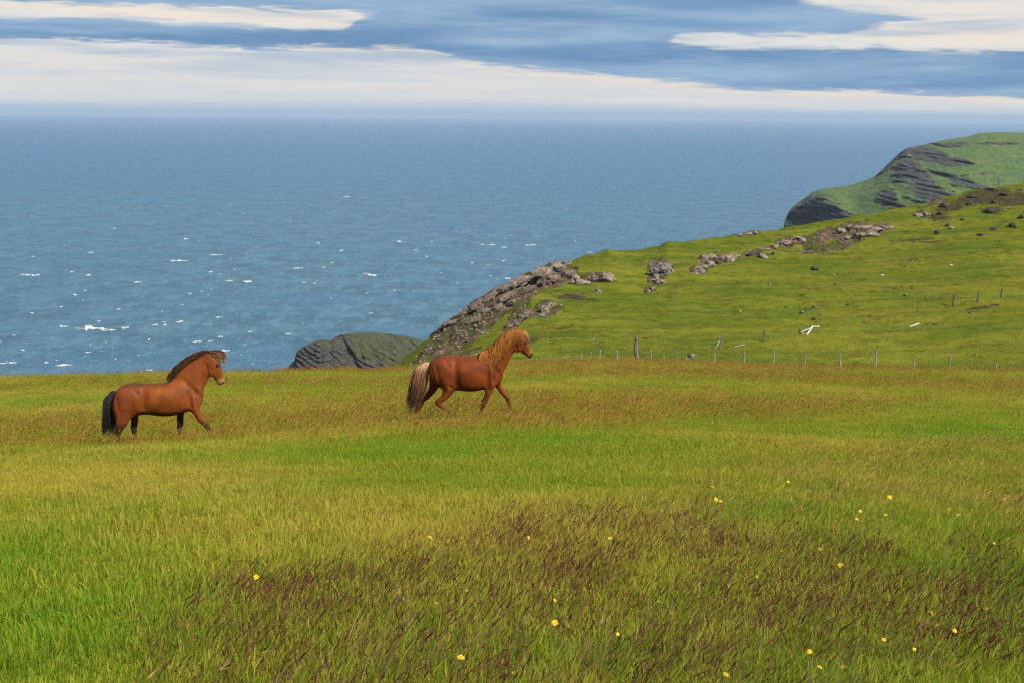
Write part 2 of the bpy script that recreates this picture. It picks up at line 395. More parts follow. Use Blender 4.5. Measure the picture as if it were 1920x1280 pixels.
ground = bpy.data.objects.new('ground', me); COL.objects.link(ground); tag(ground, 'grassy cliff top meadow rising into a green hillside above the sea', kind='structure')

LR = rs; LA = np.radians(azs)
def gz_(x, y):
    """ground height at world points (arrays)"""
    x = np.asarray(x, float); y = np.asarray(y, float)
    a = np.arctan2(x, y); r = np.hypot(x, y)
    i = np.clip(np.searchsorted(LA, a) - 1, 0, len(LA) - 2); j = np.clip(np.searchsorted(LR, r) - 1, 0, len(LR) - 2)
    u = np.clip((a - LA[i]) / (LA[i + 1] - LA[i]), 0, 1); v = np.clip((r - LR[j]) / (LR[j + 1] - LR[j]), 0, 1)
    return (ZG[i, j] * (1 - u) * (1 - v) + ZG[i + 1, j] * u * (1 - v) + ZG[i, j + 1] * (1 - u) * v + ZG[i + 1, j + 1] * u * v)
def hit(x, y, rmin=3.0, rmax=235.0):
    """where the ray of a photo pixel first meets the ground"""
    a, t = az_tan(x, y); rr = np.linspace(rmin, rmax, 6000)
    z = gz_(np.sin(a) * rr, np.cos(a) * rr); ok = np.nonzero(CAMZ + rr * t <= z)[0]
    if len(ok) == 0:
        k = int(np.argmin(CAMZ + rr * t - z))
    else: k = int(ok[0])
    return Vector((math.sin(a) * rr[k], math.cos(a) * rr[k], float(z[k])))
def ppm(P):
    """metres per photo pixel at a world point"""
    d = (P - Vector((0, 0, CAMZ))).dot(fw); return d / F

# ------------------------------------------------------------------ sea
def sea_material():
    mt, t, p = new_mat('sea_water'); P = worldpos(t)
    w1 = noise(t, scalev(P, .034, .022, 1), 1, 6, .66); w2 = noise(t, scalev(P, .11, .05, 1), 1, 5, .68); w3 = noise(t, scalev(P, .004, .010, 1), 1, 4, .55)
    w4 = noise(t, scalev(P, .0012, .004, 1), 1, 3, .5)
    c = mix(smooth(w1, .32, .70), (.014, .058, .094), (.040, .112, .162))
    c = mix(smooth(w2, .48, .64) * .55, c, (.068, .168, .225))
    c = mix(smooth(w3, .40, .65) * .35, c, (.018, .095, .165))
    off_ = t.nodes.new('ShaderNodeSeparateXYZ'); t.links.new(P.s, off_.inputs[0]); deep = smooth(N(t, off_.outputs[1]), 700, 4500)
    c = mix(deep * .9, c, mix(smooth(w1, .32, .70), (.009, .066, .150), (.022, .104, .205)))
    fo = smooth(noise(t, scalev(P, .05, .030, 1), 1, 6, .80, .6) + (w1 - .5) * .25, .715, .765)
    c = mix(fo * .35, c, (.7, .75, .78))
    t.links.new(c.s, p.inputs['Base Color']); p.inputs['Roughness'].default_value = .34; p.inputs['IOR'].default_value = 1.33; p.inputs['Specular IOR Level'].default_value = .38
    t.links.new((fo * .5 + .34).s, p.inputs['Roughness'])
    bump(t, p, w1 * 1.6 + w2 * .9, 1.0, 3.2)
    return mt
SM = sea_material()
sr = np.concatenate([[60], np.geomspace(150, 40000, 60)]); sa = np.radians(np.linspace(-80, 80, 120))
A2, R2 = np.meshgrid(sa, sr, indexing='ij')
sea = bpy.data.objects.new('sea', grid_mesh('sea', np.stack([np.sin(A2) * R2, np.cos(A2) * R2, 0 * R2], -1), SM)); COL.objects.link(sea)
tag(sea, 'wind ruffled blue green sea reaching the hazy horizon', kind='structure')
def sea_at(x, y):
    a, t = az_tan(x, y); r = -CAMZ / t; return np.array([math.sin(a) * r, math.cos(a) * r]), a, r

# whitecaps: low crests of foam standing a little proud of the water
foam, ft, fp = new_mat('sea_foam'); fp.inputs['Base Color'].default_value = (.40, .43, .45, 1); fp.inputs['Roughness'].default_value = .8
CAPS = [(120, 612, 16, 3), (160, 615, 34, 7), (185, 616, 30, 5), (205, 619, 22, 3), (62, 516, 24, 4), (45, 515, 14, 2), (464, 528, 18, 3), (430, 527, 16, 1.5), (698, 516, 18, 4), (686, 513, 10, 2), (338, 489, 26, 2), (325, 489, 12, 2),
        (405, 478, 22, 1.5), (395, 510, 10, 2), (650, 369, 12, 2), (560, 503, 22, 1.5), (420, 657, 22, 3), (15, 680, 32, 2), (165, 516, 10, 2), (170, 474, 10, 1.5), (135, 510, 8, 2), (140, 553, 9, 2), (160, 545, 6, 2),
        (258, 529, 14, 2.5), (348, 448, 12, 1.5), (337, 603, 14, 2.5), (310, 609, 8, 2), (290, 609, 14, 1.5), (235, 614, 16, 2), (370, 640, 18, 2), (395, 639, 10, 2), (410, 595, 12, 1.5), (413, 631, 12, 2), (60, 587, 8, 2),
        (185, 602, 8, 2), (165, 660, 12, 2), (120, 684, 30, 1.5), (280, 693, 12, 2.5), (87, 679, 8, 2), (222, 580, 8, 1.5), (280, 636, 5, 2), (952, 522, 12, 3), (990, 460, 14, 1.5), (1000, 459, 10, 2), (915, 459, 30, 1.2), (944, 489, 8, 2),
        (596, 456, 8, 2), (749, 453, 10, 2), (780, 469, 6, 2), (800, 481, 7, 1.5), (640, 470, 8, 1.5), (622, 493, 6, 1.5), (945, 464, 12, 1.2), (858, 531, 5, 1.5), (740, 545, 5, 1.5), (688, 550, 5, 1.5), (570, 530, 8, 1.5), (1105, 473, 12, 1.2),
        (605, 502, 10, 1), (920, 517, 6, 2), (915, 497, 6, 2), (540, 626, 12, 2), (214, 428, 8, 1.2), (455, 400, 6, 1)]
rr2 = random.Random(5)
def vn1(q): return float(vnoise(np.array([q * 1.7]), np.array([.5]), 9)[0]) + .25
for k in range(330):
    y = 262 + 440 * rr2.random() ** .8; x = rr2.uniform(-20, 1560)
    s = (.35 + .65 * (y - 230) / 470)
    CAPS.append((x, y, rr2.uniform(1.0, 4.5) * s * (2.6 if rr2.random() < .15 else 1), rr2.uniform(.25, .7) * s))
V = []; Fc = []
for (x, y, w, h) in CAPS:
    c, a, r = sea_at(x, y)
    mp = math.hypot(r, CAMZ) / F
    L = w * mp * .5; D = min(h * mp * .5 * (r / CAMZ), L * 2.2) ; Hh = min(.25 + .03 * L, .8)
    ex = np.array([math.cos(a), -math.sin(a)]); ey = np.array([math.sin(a), math.cos(a)])
    n = 18 if w > 10 else 10; b = len(V); sk = rr2.uniform(-.5, .5); fs = rr2.uniform(0, 99)
    top = []; bot = []; mid = []
    for i in range(n + 1):
        u = -1 + 2 * i / n; env = (1 - u * u) ** .6
        nz = max(.06, .35 + 1.1 * vn1(u * (3.2 if w > 10 else 1.8) + fs) * 1.6) * rr2.uniform(.6, 1.3)
        th = D * env * nz; off = D * (sk * u * .8 + .28 * math.sin(u * 4.2 + fs))
        for q, zz in ((-th, .02), (0, Hh * env * nz + .03), (th, .02)):
            pt = c + ex * (u * L) + ey * (off + q); V.append((pt[0], pt[1], zz))
    for i in range(n):
        for q in (0, 1):
            v0 = b + i * 3 + q; Fc.append((v0, v0 + 3, v0 + 4, v0 + 1))
o = mesh_obj('whitecap_foam', V, Fc, foam, kind='stuff'); tag(o, 'scattered white foam crests on the windy sea')

# ------------------------------------------------------------------ rock materials
def rock_material(name, lo, hi_, lich, sc=1.0, green=None, layer=0.0):
    mt, t, p = new_mat(name); P = objco(t)
    Pl = scalev(P, 1, 1, 1 + layer)
    a = noise(t, Pl, 1.6 * sc, 6, .65); b = noise(t, Pl, 7 * sc, 5, .7); c = noise(t, P, 3.5 * sc, 4, .6)
    g = mix(smooth(a, .35, .66), lo, hi_)
    g = mix(smooth(b, .52, .66) * .7, g, lich)
    g = mix(smooth(b, .42, .30) * .6, g, tuple(v * .35 for v in lo))
    if green:
        ge = t.nodes.new('ShaderNodeNewGeometry'); s = t.nodes.new('ShaderNodeSeparateXYZ'); t.links.new(ge.outputs['Normal'], s.inputs[0])
        g = mix(smooth(N(t, s.outputs[2]) + (c - .5) * .9, green[3], green[3] + .14), g, mix(smooth(b, .4, .6), green[:3], tuple(v * .7 for v in green[:3])))
    t.links.new(g.s, p.inputs['Base Color']); p.inputs['Roughness'].default_value = .92
    bump(t, p, a * 1.2 + b * .9, 1.0, .22 / sc)
    return mt
ROCK_PALE = rock_material('pale_lichen_rock', (.080, .058, .043), (.270, .212, .162), (.42, .365, .305))
ROCK_GREY = rock_material('grey_rock', (.060, .052, .045), (.20, .178, .155), (.33, .31, .28))
ROCK_DARK = rock_material('dark_rock', (.016, .014, .011), (.042, .036, .029), (.085, .075, .060))
ROCK_SLOPE = rock_material('brown_slope_bedrock', (.045, .031, .023), (.165, .118, .086), (.30, .25, .20), 1.3)
ROCK_WHITE = rock_material('white_stone', (.35, .35, .35), (.5, .5, .48), (.6, .6, .58))

def rock_verts(seed, sub=3, sx=1, sy=1, sz=1, amp=.35, sharp=.5):
    bm = bmesh.new(); bmesh.ops.create_icosphere(bm, subdivisions=sub, radius=1)
    rg = np.random.default_rng(seed)
    from mathutils import noise as mn
    off = Vector(rg.uniform(-50, 50, 3))
    pl = [(Vector(rg.normal(size=3)).normalized(), rg.uniform(.55, .9)) for _ in range(14)]
    for v in bm.verts:
        p = v.co.copy()
        for nrm, d in pl:
            q = p.dot(nrm)
            if q > d: p -= nrm * (q - d)
        p *= 1 + amp * mn.fractal(p * 1.4 + off, .6, 2.1, 4) * .9
        v.co = Vector((p.x * sx, p.y * sy, p.z * sz))
    vs = [v.co.copy() for v in bm.verts]; fs = [[v.index for v in f.verts] for f in bm.faces]; bm.free()
    return vs, fs

# ------------------------------------------------------------------ far headland and rocky islet
def lerp_sil(tab, X): return np.interp(X, [t[0] for t in tab], [t[1] for t in tab])
def relief(name, sky_tab, bot_tab, x0, x1, nx, nv, rsky, rbot, mat, label, shape, masks, cliff_bottom=True):
    """a hill whose skyline stands at distance rsky(x) and whose front slope comes down towards the viewer to rbot(x); the back falls to the sea"""
    xs = np.linspace(x0, x1, nx); P = []; 
    vs = np.linspace(0, 1, nv)
    pts = np.zeros((nx, nv + 14, 3)); uu = np.zeros((nx, nv + 14)); XX = np.zeros((nx, nv + 14)); YY = np.zeros((nx, nv + 14))
    for i, X in enumerate(xs):
        ys = lerp_sil(sky_tab, X); yb = lerp_sil(bot_tab, X)
        a0, ts = az_tan(X, ys); rs_ = rsky(X); zs = CAMZ + ts * rs_
        rb = rbot(X)
        for j, v in enumerate(vs):            # v 0 front foot .. 1 skyline
            r = rb + (rs_ - rb) * shape(v, X)[0]; 
            zb = -3.0
            z = zb + (zs - zb) * shape(v, X)[1]
            pts[i, j] = (math.sin(a0) * r, math.cos(a0) * r, z)
        for j in range(14):
            q = (j + 1) / 14
            pts[i, nv + j] = (math.sin(a0) * (rs_ + q * 160), math.cos(a0) * (rs_ + q * 160), zs - (zs + 4) * q ** 1.6)
    return xs, pts
# --- far headland
HL_SKY = [(1470, 424), (1474, 408), (1480, 396), (1490, 386), (1500, 378), (1512, 370), (1524, 360), (1540, 355), (1560, 352), (1590, 348), (1615, 341), (1640, 331), (1650, 322), (1668, 305), (1690, 284), (1700, 278), (1720, 274), (1742, 269), (1760, 265), (1790, 260), (1815, 256), (1838, 250), (1870, 248), (1920, 249), (2000, 251), (2200, 262)]
xs = np.concatenate([np.linspace(1455, 1960, 300), np.linspace(1965, 2700, 60)])
nv = 240
def hl_rs(X): return float(np.interp(X, [1455, 1474, 1530, 1640, 1740, 1920, 2700], [1270, 1290, 1310, 1330, 1400, 1520, 1800]))
def hl_rb(X): return float(np.interp(X, [1455, 1474, 1530, 1640, 1740, 1920, 2700], [1262, 1262, 1240, 1170, 1120, 1080, 1050]))
HP = np.zeros((len(xs), nv + 12, 3))
ker = np.hanning(41); ker /= ker.sum()
def smo(v): return np.convolve(np.pad(v, 20, mode='edge'), ker, 'valid')
ZSK = np.array([CAMZ + az_tan(X, float(np.interp(X, [t[0] for t in HL_SKY], [t[1] for t in HL_SKY])))[1] * hl_rs(X) for X in xs]); ZSM = smo(smo(np.maximum(ZSK, 2)))
RSA = smo(np.array([hl_rs(X) for X in xs])); RBA = smo(np.array([hl_rb(X) for X in xs])); CLA = smo(np.interp(xs, [1474, 1545, 1600, 1700, 1760, 1920], [.99, .96, .60, .42, .40, .34]))
for i, X in enumerate(xs):
    ys = float(np.interp(X, [t[0] for t in HL_SKY], [t[1] for t in HL_SKY])); 
    if X < 1470: ys = 424 + (1470 - X) * 6
    if X > 2200: ys = 262 + (X - 2200) * .05
    a0, ts = az_tan(X, ys); rsk = RSA[i]; zs = max(CAMZ + ts * rsk, -1); rb = RBA[i]
    cl = CLA[i]      # share of the height taken by the steep lower face
    for j in range(nv):
        v = j / (nv - 1)
        # piecewise: steep sea cliff, then a slope leaning back, rounding at the top
        if v < .5: h = v / .5 * cl; d = (v / .5) * .28
        else: q = (v - .5) / .5; h = cl + (1 - cl) * (1 - (1 - q) ** 1.5); d = .28 + .72 * q
        zz_ = ZSM[i] + (zs - ZSM[i]) * sstep(v, .55, .97) if X > 1500 else zs
        r = rb + (rsk - rb) * d; z = -3 + (min(zz_, zs + 60 * (1 - v)) + 3) * h
        HP[i, j] = (math.sin(a0) * r, math.cos(a0) * r, z)
    for j in range(12):
        q = (j + 1) / 12
        HP[i, nv + j] = (math.sin(a0) * (rsk + q * 200), math.cos(a0) * (rsk + q * 200), zs - (zs + 5) * q ** 1.7)
hx_, hy_ = project(HP[..., 0], HP[..., 1], HP[..., 2])
HROCK = [(1520, 398, 42, 34, 25, 1), (1500, 410, 30, 25, 0, 1), (1560, 400, 26, 26, -40, 1), (1590, 412, 46, 14, -25, 1), (1620, 420, 20, 20, 0, .8), (1540, 425, 80, 12, 0, 1),
         (1665, 305, 34, 11, 42, 1), (1690, 290, 24, 10, 30, 1), (1742, 292, 60, 18, -16, 1), (1700, 320, 30, 34, -50, .9), (1722, 330, 34, 20, -40, .95), (1735, 352, 44, 24, -20, .85), (1760, 370, 60, 18, -8, .9),
         (1665, 372, 20, 20, -40, .9), (1680, 385, 40, 10, -30, .8), (1780, 330, 60, 9, -14, .8), (1810, 345, 50, 6, -10, .8), (1775, 272, 40, 5.5, -2, 1), (1800, 269, 20, 4, 0, .9), (1870, 270, 44, 3.5, 0, .9), (1905, 270, 14, 3, 0, .8),
         (1795, 303, 30, 10, -10, .9), (1840, 325, 40, 3, 4, .6), (1905, 305, 14, 7, 0, .4)]
hrock = blobs(HROCK, hx_, hy_)
# strata: ledges that dip to the right across the headland face
sx_ = HP[..., 0]; sz_ = HP[..., 2]
bed = sz_ + .22 * (sx_ - 430) + 7.0 * fbm(sx_, sz_, .012, 4, 71) - .0009 * (sx_ - 400) ** 2
lay = (bed / 4.3 + .35 * fbm(sx_, sz_, .03, 3, 72)) % 1.0; ledge = sstep(lay, .0, .28) * (1 - sstep(lay, .55, 1.0))
front = np.zeros_like(sx_); front[:, :nv] = 1; front[:, nv - 8:nv] = np.linspace(1, .15, 8)
hn = fbm(sx_ + HP[..., 1], sz_ * 2.2, .05, 5, 73, .6)
amt = sstep(hrock + hn * .3, .1, .6)
push = front * (amt * ((2.4 + 2.4 * fbm(sx_, sz_, .02, 3, 79)) * (.15 + .85 * sstep(hx_, 1600, 1660)) * (ledge - .5) + 10 * hn) + (1 - amt) * 4.0 * hn)
hl_len = np.hypot(HP[..., 0], HP[..., 1])
HP[..., 0] -= HP[..., 0] / hl_len * push; HP[..., 1] -= HP[..., 1] / hl_len * push
HP[..., 2] += front * amt * 1.2 * fbm(sx_, sz_, .11, 3, 77)
push2 = front * (.4 + .6 * amt) * 2.6 * fbm(sx_ + HP[..., 1] * .3, sz_ * 2, .16, 4, 78)
HP[..., 0] -= HP[..., 0] / hl_len * push2; HP[..., 1] -= HP[..., 1] / hl_len * push2
def headland_material(name, grass, grass2, rk1, rk2, sc, rockbias=0.0):
    mt, t, p = new_mat(name); P = worldpos(t)
    a = noise(t, P, .03 * sc, 6, .65); b = noise(t, P, .16 * sc, 5, .7); c = noise(t, scalev(P, .08 * sc, .08 * sc, .5 * sc), 1, 5, .65)
    g = mix(smooth(a, .40, .60), grass, grass2); g = mix(smooth(b, .46, .60) * .7, g, tuple(v * .42 for v in grass))
    d = noise(t, P, .5 * sc, 4, .7); g = mix(smooth(d, .5, .68) * .5, g, tuple(v * 1.5 for v in grass2))
    rc = mix(smooth(c, .42, .60), rk1, rk2); rc = mix(smooth(d, .52, .64) * .5, rc, tuple(v * 1.7 for v in rk2)); rc = mix(smooth(b, .55, .7) * .4, rc, grass)
    rk = attr(t, 'rock'); lg = attr(t, 'ledge')
    m_ = smooth(rk + (b - .5) * 1.1 + (c - .5) * 1.0 + lg * .22 + rockbias, .42, .66)
    g = mix(m_, g, rc)
    t.links.new(g.s, p.inputs['Base Color']); p.inputs['Roughness'].default_value = .95
    bump(t, p, c + b, 1.0, 2.6 / sc ** .6); return mt
HM = headland_material('headland_surface', (.034, .084, .010), (.068, .104, .014), (.008, .009, .010), (.038, .034, .031), 1.5)
me = grid_mesh('headland', HP, HM); fattr(me, 'rock', hrock); fattr(me, 'ledge', (ledge - .5) * (hrock > .1))
hd = bpy.data.objects.new('headland', me); COL.objects.link(hd); tag(hd, 'far green headland with dark layered sea cliffs', kind='structure')

# --- rocky islet below the cliff
IS_SKY = [(530, 705), (536, 697), (545, 686), (552, 678), (556, 660), (570, 650), (590, 641), (606, 637), (618, 640), (628, 634), (650, 627), (672, 624), (700, 624), (730, 627), (760, 631), (785, 637), (820, 650), (870, 690), (900, 720)]
xi = np.linspace(520, 905, 230); nvi = 130
IP_ = np.zeros((len(xi), nvi + 10, 3))
for i, X in enumerate(xi):
    ys = float(np.interp(X, [t[0] for t in IS_SKY], [t[1] for t in IS_SKY])) + (0 if 530 < X < 900 else 30)
    a0, ts = az_tan(X, ys); rsk = float(np.interp(X, [520, 600, 618, 700, 905], [640, 650, 672, 690, 700])); zs = CAMZ + ts * rsk
    zs = max(zs, -2); rb = float(np.interp(X, [520, 600, 640, 780, 905], [634, 622, 628, 640, 690]))
    for j in range(nvi):
        v = j / (nvi - 1); h = 1 - (1 - v) ** 1.6; d = v ** 1.15
        r = rb + (rsk - rb) * d; z = -2 + (zs + 2) * h
        IP_[i, j] = (math.sin(a0) * r, math.cos(a0) * r, z)
    for j in range(10):
        q = (j + 1) / 10
        IP_[i, nvi + j] = (math.sin(a0) * (rsk + q * 45), math.cos(a0) * (rsk + q * 45), zs - (zs + 4) * q ** 1.7)
ix_, iy_ = project(IP_[..., 0], IP_[..., 1], IP_[..., 2])
irock = np.clip(blobs([(575, 680, 60, 34, 0, 1), (610, 675, 52, 22, -25, 1), (650, 690, 60, 16, -10, 1), (560, 665, 25, 25, 0, 1), (690, 690, 40, 12, 0, .7), (640, 660, 18, 24, -20, .5)], ix_, iy_) + .30, 0, 1)
bed = IP_[..., 2] + .42 * (IP_[..., 0] + 60) + 1.2 * fbm(IP_[..., 0], IP_[..., 2], .05, 3, 81)
lay = (bed / 1.7) % 1.0; led2 = sstep(lay, 0, .3) * (1 - sstep(lay, .5, 1))
fr = np.zeros_like(irock); fr[:, :nvi] = 1; fr[:, nvi - 5:nvi] = np.linspace(1, .2, 5)
nn = fbm(IP_[..., 0] + IP_[..., 1] * .5, IP_[..., 2] * 1.4, .11, 5, 83, .62)
pu = fr * (irock * (2.6 * (led2 - .5) + 4.5 * nn) + (1 - irock) * 6.5 * nn + 2.2 * fbm(IP_[..., 0] + IP_[..., 1] * .4, IP_[..., 2], .42, 3, 84))
gul = np.exp(-((ix_ - (640 + (iy_ - 640) * .55)) / 9) ** 2) * fr           # the cleft between the two lobes
pu -= 8.5 * gul; irock = np.maximum(irock, gul)
il = np.hypot(IP_[..., 0], IP_[..., 1]); IP_[..., 0] -= IP_[..., 0] / il * pu; IP_[..., 1] -= IP_[..., 1] / il * pu
IP_[..., 2] += fr * .5 * fbm(IP_[..., 0], IP_[..., 1], .3, 3, 85)
IM = headland_material('islet_surface', (.026, .035, .007), (.046, .052, .012), (.008, .008, .007), (.048, .045, .036), 3.6, .0)
me = grid_mesh('rocky_islet', IP_, IM); fattr(me, 'rock', irock); fattr(me, 'ledge', (led2 - .5))
isl = bpy.data.objects.new('rocky_islet', me); COL.objects.link(isl); tag(isl, 'dark rocky islet with mossy top below the cliff edge', kind='structure')

# ------------------------------------------------------------------ rock outcrops and boulders on the hillside
def place_rock(name, x, y, wpx, hpx, mat, parent=None, seed=0, depth=1.0, sub=3, amp=.35, sink=.30, rz=None, tilt=0.0, **kw):
    P = hit(x, y + hpx * .45); s = ppm(P) * (.86 if name == 'boulder' else 1); w = wpx * s / 2; h = hpx * s / 2
    vs, fs = rock_verts(seed, sub, w, w * depth, h * (1 + sink), amp)
    az_ = math.atan2(P.x, P.y)
    me = bpy.data.meshes.new(name); me.from_pydata(vs, [], fs); me.materials.append(mat)
    me.shade_flat()
    o = bpy.data.objects.new(name, me); COL.objects.link(o)
    loc = P + Vector((0, 0, h * (1 - sink)))
    if parent: o.parent = parent; o.location = loc - parent.location
    else: o.location = loc
    o.rotation_euler = (0, tilt, -az_ if rz is None else rz)
    tag(o, **kw); return o
sd = 100
def outcrop(label, pieces, mat=ROCK_PALE, cat='rock outcrop', group=None, tilt=0.0):
    global sd
    p0 = hit(pieces[0][0], pieces[0][1] + pieces[0][3] * .45)
    t = thing('rock_outcrop', p0, label, cat, group)
    for (x, y, w, h, *rest) in pieces:
        sd += 1; place_rock('rock', x, y, w, h, rest[0] if rest else mat, t, sd, depth=.8, sub=3 if w < 24 else 4, sink=.5, amp=.42, tilt=-R(tilt) + RNG.normal() * .10)
    return t
outcrop('craggy pale outcrop on the cliff skyline where the hillside starts to fall to the islet',
        [(1041, 502, 62, 20), (1014, 512, 60, 18), (1062, 494, 22, 8), (996, 522, 64, 14, ROCK_SLOPE), (974, 530, 60, 14), (948, 541, 54, 13, ROCK_SLOPE), (1030, 524, 50, 16, ROCK_SLOPE), (1060, 512, 36, 14, ROCK_SLOPE)], tilt=20)
outcrop('pale grey ledge on the grass right of the skyline crag', [(1137, 521, 34, 14), (1112, 523, 36, 11), (1088, 527, 36, 12), (1077, 518, 20, 18)])
outcrop('small lone pale rock in the grass below the right end of the grey ledge', [(1121, 545, 15, 7)], cat='rock')
outcrop('rounded grey outcrop with slabs below it standing alone in the middle of the green slope',
        [(1240, 502, 46, 24, ROCK_GREY), (1226, 508, 26, 16, ROCK_GREY), (1229, 519, 16, 10), (1224, 525, 14, 7), (1238, 527, 24, 7), (1255, 506, 18, 12)])
outcrop('small speckled rocks in the grass under the lone rounded outcrop', [(1215, 545, 14, 7), (1225, 541, 12, 6)], cat='rock')
outcrop('stepped pale outcrop with overhanging slabs left of the long earthy scar',
        [(1309, 508, 26, 14), (1322, 500, 22, 8), (1332, 480, 26, 9), (1331, 492, 18, 10), (1322, 484, 16, 14), (1362, 484, 32, 13), (1380, 479, 18, 9), (1346, 489, 30, 5, ROCK_DARK)])
outcrop('small rounded grey stone balanced on top of the stepped outcrop', [(1345, 471, 9, 6, ROCK_GREY)], cat='stone')
outcrop('bright broken rock slabs along the upper right end of the long earthy scar',
        [(1600, 428, 30, 12), (1618, 425, 32, 6), (1608, 440, 26, 11), (1640, 430, 34, 8), (1668, 426, 24, 5), (1632, 438, 34, 8), (1576, 432, 24, 9), (1586, 446, 20, 8)])
outcrop('thin band of pale rubble at the lower left end of the long earthy scar', [(1452, 461, 26, 6), (1470, 455, 28, 8), (1490, 446, 30, 7), (1438, 467, 22, 4), (1505, 450, 20, 8)])
outcrop('speckled stone patch high on the slope near the dark tussocks', [(1722, 404, 20, 8), (1737, 401, 20, 7)])
outcrop('low pink grey rubble on the skyline between the grass knob and the earthy scar', [(1386, 441, 16, 4), (1402, 438, 18, 5), (1415, 436, 14, 4)])
outcrop('dark overhanging turf lip with bare earth on the slope under the rubble band', [(1410, 476, 26, 5, ROCK_DARK), (1430, 480, 24, 6), (1450, 476, 10, 5, ROCK_DARK)], cat='rock outcrop')
outcrop('long brown bedrock rib running down the cliff slope above the islet',
        [(926, 548, 48, 13), (908, 563, 54, 14), (886, 578, 54, 14), (864, 592, 46, 12), (842, 606, 40, 11), (820, 621, 34, 9), (940, 562, 50, 12), (905, 584, 44, 11), (962, 550, 46, 10), (988, 545, 46, 9), (930, 580, 44, 10), (885, 602, 42, 10), (955, 570, 38, 9)], mat=ROCK_SLOPE, tilt=36)
outcrop('bare pinkish rock patch at the foot of the slope above the chestnut horse back', [(1021, 578, 24, 16), (1034, 572, 20, 10), (1016, 590, 20, 8)])
outcrop('reddish rock streak leaning down the slope beside the chestnut horse mane', [(980, 594, 26, 12), (968, 605, 22, 12), (990, 586, 20, 10), (955, 612, 18, 8)], mat=ROCK_SLOPE, tilt=40)
BOULD = [(1898, 422, 19, 11, ROCK_DARK, 'dark boulder in the grass near the right edge under the dark knoll'),
         (1862, 428, 14, 9, ROCK_DARK, 'brown boulder left of the darkest one at the right edge'),
         (1757, 435, 13, 9, ROCK_DARK, 'squarish dark boulder below the tussocky ground left of the knoll'),
         (1837, 439, 15, 6, ROCK_DARK, 'flat dark boulder lying between two upright boulders on the upper slope'),
         (1914, 406, 16, 8, ROCK_DARK, 'dark boulder cut off by the right edge of the photo under the skyline'),
         (1784, 427, 13, 5, ROCK_PALE, 'pale flat stone beside dark tussocks on the upper slope'),
         (1777, 421, 12, 7, ROCK_DARK, 'dark stone touching the pale flat stone on the upper slope'),
         (1858, 394, 28, 12, ROCK_DARK, 'broad black boulder on the knoll below the lone skyline post'),
         (1862, 378, 12, 9, ROCK_DARK, 'small black boulder on the knoll just above the broad one'),
         (1805, 411, 13, 5, ROCK_DARK, 'low dark stone midway down the left flank of the knoll'),
         (1763, 399, 20, 8, ROCK_DARK, 'dark rock on the left shoulder of the knoll under the skyline'),
         (1771, 384, 26, 9, ROCK_DARK, 'dark rock at the skyline where the knoll begins to rise'),
         (1818, 381, 20, 8, ROCK_DARK, 'dark rock on the knoll between the skyline step and the broad boulder'),
         (1822, 369, 22, 6, ROCK_DARK, 'dark rock capping the left crest of the knoll'),
         (1882, 364, 22, 7, ROCK_DARK, 'dark rock just below the foot of the lone skyline post'),
         (1855, 353, 28, 5, ROCK_DARK, 'long dark rock on the skyline left of the lone post'),
         (1912, 355, 14, 4, ROCK_DARK, 'thin dark rock on the crest at the right edge of the photo'),
         (1626, 413, 6, 4, ROCK_DARK, 'tiny dark stone on the grass above the bright slabs of the scar'),
         (1526, 503, 20, 7, ROCK_DARK, 'dark flat boulder with a pale side in the grass below the earthy scar'),
         (1504, 585, 10, 7, ROCK_GREY, 'pale blue grey boulder above the white broken gate frame'),
         (1525, 597, 13, 6, ROCK_DARK, 'dark boulder just above the white broken gate frame'),
         (1539, 590, 7, 4, ROCK_GREY, 'small grey stone right of the two boulders above the gate frame'),
         (1567, 531, 8, 7, ROCK_GREY, 'upright grey stone in the middle of the right slope'),
         (1653, 516, 9, 4, ROCK_WHITE, 'whitish flat stone on the mid slope straight above the leaning posts'),
         (1783, 497, 9, 3, ROCK_WHITE, 'whitish flat stone highest on the right slope above the post line'),
         (1662, 486, 6, 5, ROCK_GREY, 'small grey stone above the whitish stone on the mid slope'),
         (1564, 515, 5, 3, ROCK_WHITE, 'tiny white stone above the upright grey stone'),
         (1443, 532, 8, 6, ROCK_GREY, 'small grey boulder alone on the green slope below the earthy scar left end'),
         (1474, 575, 7, 4, ROCK_GREY, 'small pale stone upper of a pair left of the grey blue boulder'),
         (1460, 583, 6, 3, ROCK_GREY, 'small pale stone lower of a pair left of the grey blue boulder'),
         (1699, 553, 9, 5, ROCK_GREY, 'grey stone left of the other two pale stones near the post line'),
         (1738, 559, 8, 5, ROCK_GREY, 'grey stone nearest the dark upright post on the slope'),
         (1732, 547, 8, 4, ROCK_GREY, 'grey stone just above the one nearest the dark post'),
         (1107, 661, 9, 7, ROCK_GREY, 'small dark grey boulder behind the left run of the wire fence'),
         (1297, 664, 16, 10, ROCK_GREY, 'largest grey boulder just behind the wire fence right of the thick post'),
         (1388, 583, 4, 3, ROCK_WHITE, 'tiny white stone on the plain green middle of the slope'),
         (1348, 634, 8, 4, ROCK_PALE, 'pale stone at the head of the leaning broken post'),
         (1113, 637, 5, 3, ROCK_WHITE, 'small white stone on the lower slope right of the chestnut horse head')]
for i, (x, y, w, h, mt_, lb) in enumerate(BOULD):
    place_rock('boulder', x, y, w, h, mt_, None, 300 + i, depth=.9, sub=3, label=lb, cat='boulder' if w > 9 else 'stone', group='stones scattered over the hillside')

